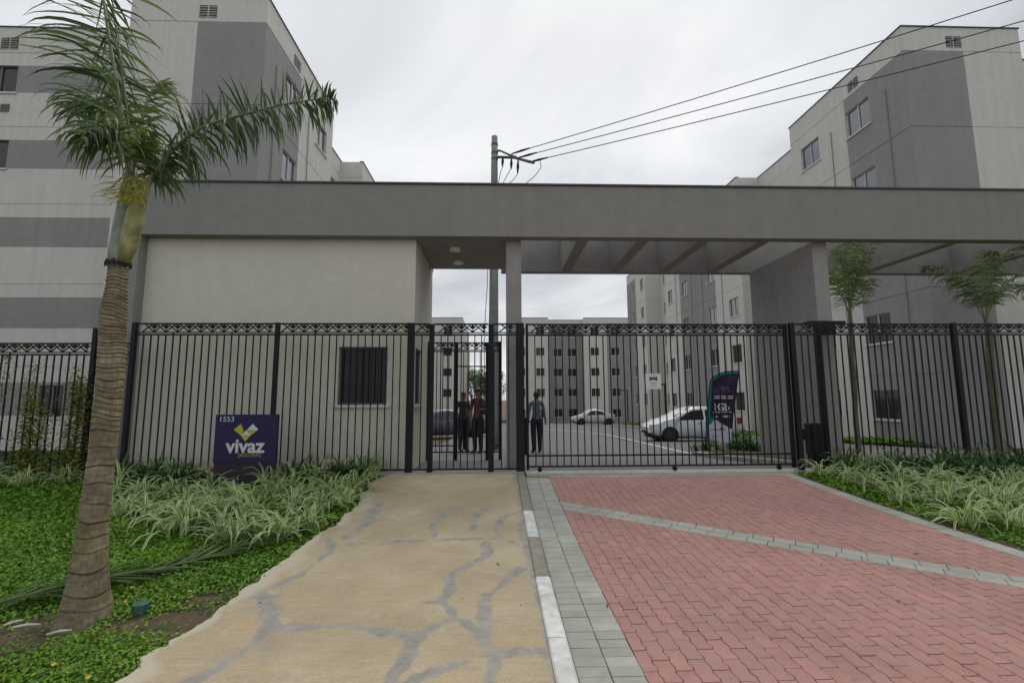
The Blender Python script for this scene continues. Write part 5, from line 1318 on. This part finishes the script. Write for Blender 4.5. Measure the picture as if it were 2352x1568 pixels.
# access post the standing person holds on to
xq = pxX(1206, 1000, 12.2)
t = thing('access_post', 'short dark access reader post beside the person at the gate', 'post', (xq, 12.2, gz(12.2)))
b = MB(); b.box(xq-.05, xq+.05, 12.15, 12.25, gz(12.2)-.02, gz(12.2)+.95); b.build('column', METAL_BLK, t, bevel=.01)
b = MB(); b.box(xq-.02, xq+.16, 12.12, 12.18, gz(12.2)+.83, gz(12.2)+.87); b.build('bar', METAL_BLK, t)

# ================================================================== SMALL THINGS
# garden lamps inside
def lamp(label, px, ytop, ybot, arm):
    p = ground(px, ybot); Y = p.y; top = at(px, ytop, Y); t = thing('garden_lamp', label, 'lamp', (p.x, Y, gz(Y)), 'black garden lamps')
    b = MB(); b.box(p.x-.05, p.x+.05, Y-.05, Y+.05, gz(Y), top.z); b.build('post', METAL_BLK, t)
    b = MB(); b.box(p.x+arm, p.x-.051*(1 if arm < 0 else -1), Y-.06, Y+.06, top.z-.09, top.z); b.build('lamp_head', METAL_BLK, t)
lamp('black right-angled garden lamp at the grass strip beside the far road bend', 1443, 895, 972, -.75)
lamp('black right-angled garden lamp behind the notice sign and white hatchback', 1531, 881, 985, -.35)
# green irrigation cap
p = ground(322, 1405); GCAP = mat('green_plastic', (.035, .115, .085), .5, .08, 12)
t = thing('irrigation_cap', 'small round green plastic irrigation cap between palm trunk and path', 'cap', (p.x, p.y, gz(p.y)))
b = MB(); b.tube([(p.x, p.y, gz(p.y)-.03), (p.x, p.y, gz(p.y)+.045)], [.052, .052], 24); b.build('pipe', GCAP, t, smooth=False)
b = MB(); b.tube([(p.x, p.y, gz(p.y)+.046), (p.x, p.y, gz(p.y)+.066), (p.x, p.y, gz(p.y)+.07)], [.057, .057, .05], 24); b.build('lid', GCAP, t)
# dry litter
DRY = mat('dry_leaf', (.09, .05, .025), .9, .2, 20, objvar=.5); CHIP = mat('plaster_chip', (.55, .52, .46), .9, .1, 20)
lm_ = MB(); lm_.poly([(-.022, 0, .001), (-.008, -.008, .006), (.012, -.006, .004), (.024, 0, .001), (.01, .008, .007), (-.01, .007, .003)]); lmm = lm_.mesh('dead_leaf', DRY)
for i in range(46):
    if i < 26: y = random.uniform(2.9, 7.6); x = random.uniform(path_left(y)+.1, 5.2); z = gz(y)+(.034 if x < PATH_R else (.052 if x < KERB_R else .006)); lab = 'dry brown leaf lying on the paving'
    else: y = random.uniform(3.0, 4.6); x = path_left(y)-random.uniform(.0, .9); z = gz(y)+.02; lab = 'dry brown leaf on the soil beside the path'
    o = link('dead_leaf', lmm); o.location = (x, y, z); o.rotation_euler = (random.gauss(0, .15), random.gauss(0, .15), random.uniform(0, 6.28)); s_ = random.uniform(.45, 1.1); o.scale = (s_, s_, s_); tag(o, lab, 'leaf', 'dry leaves')
for px, py, l, rz in ((60, 1447, .16, .3), (135, 1462, .13, .5), (30, 1440, .1, 1.0)):
    p = ground(px, py); b = MB(); b.tube([(-l/2, 0, .012), (0, .006, .016), (l/2, 0, .01)], [.006, .009, .004], 6); o = b.build('wood_splinter', CHIP); o.location = (p.x, p.y, gz(p.y)+.02); o.rotation_euler = (0, 0, rz); tag(o, 'pale splinter of wood on the soil in front of the palm', 'twig', 'pale splinters')
for o in bpy.data.objects:
    if '_wl' in o: del o['_wl']
print('objects', len(bpy.data.objects), 'tris', sum(len(m.polygons)*2 for m in bpy.data.meshes))
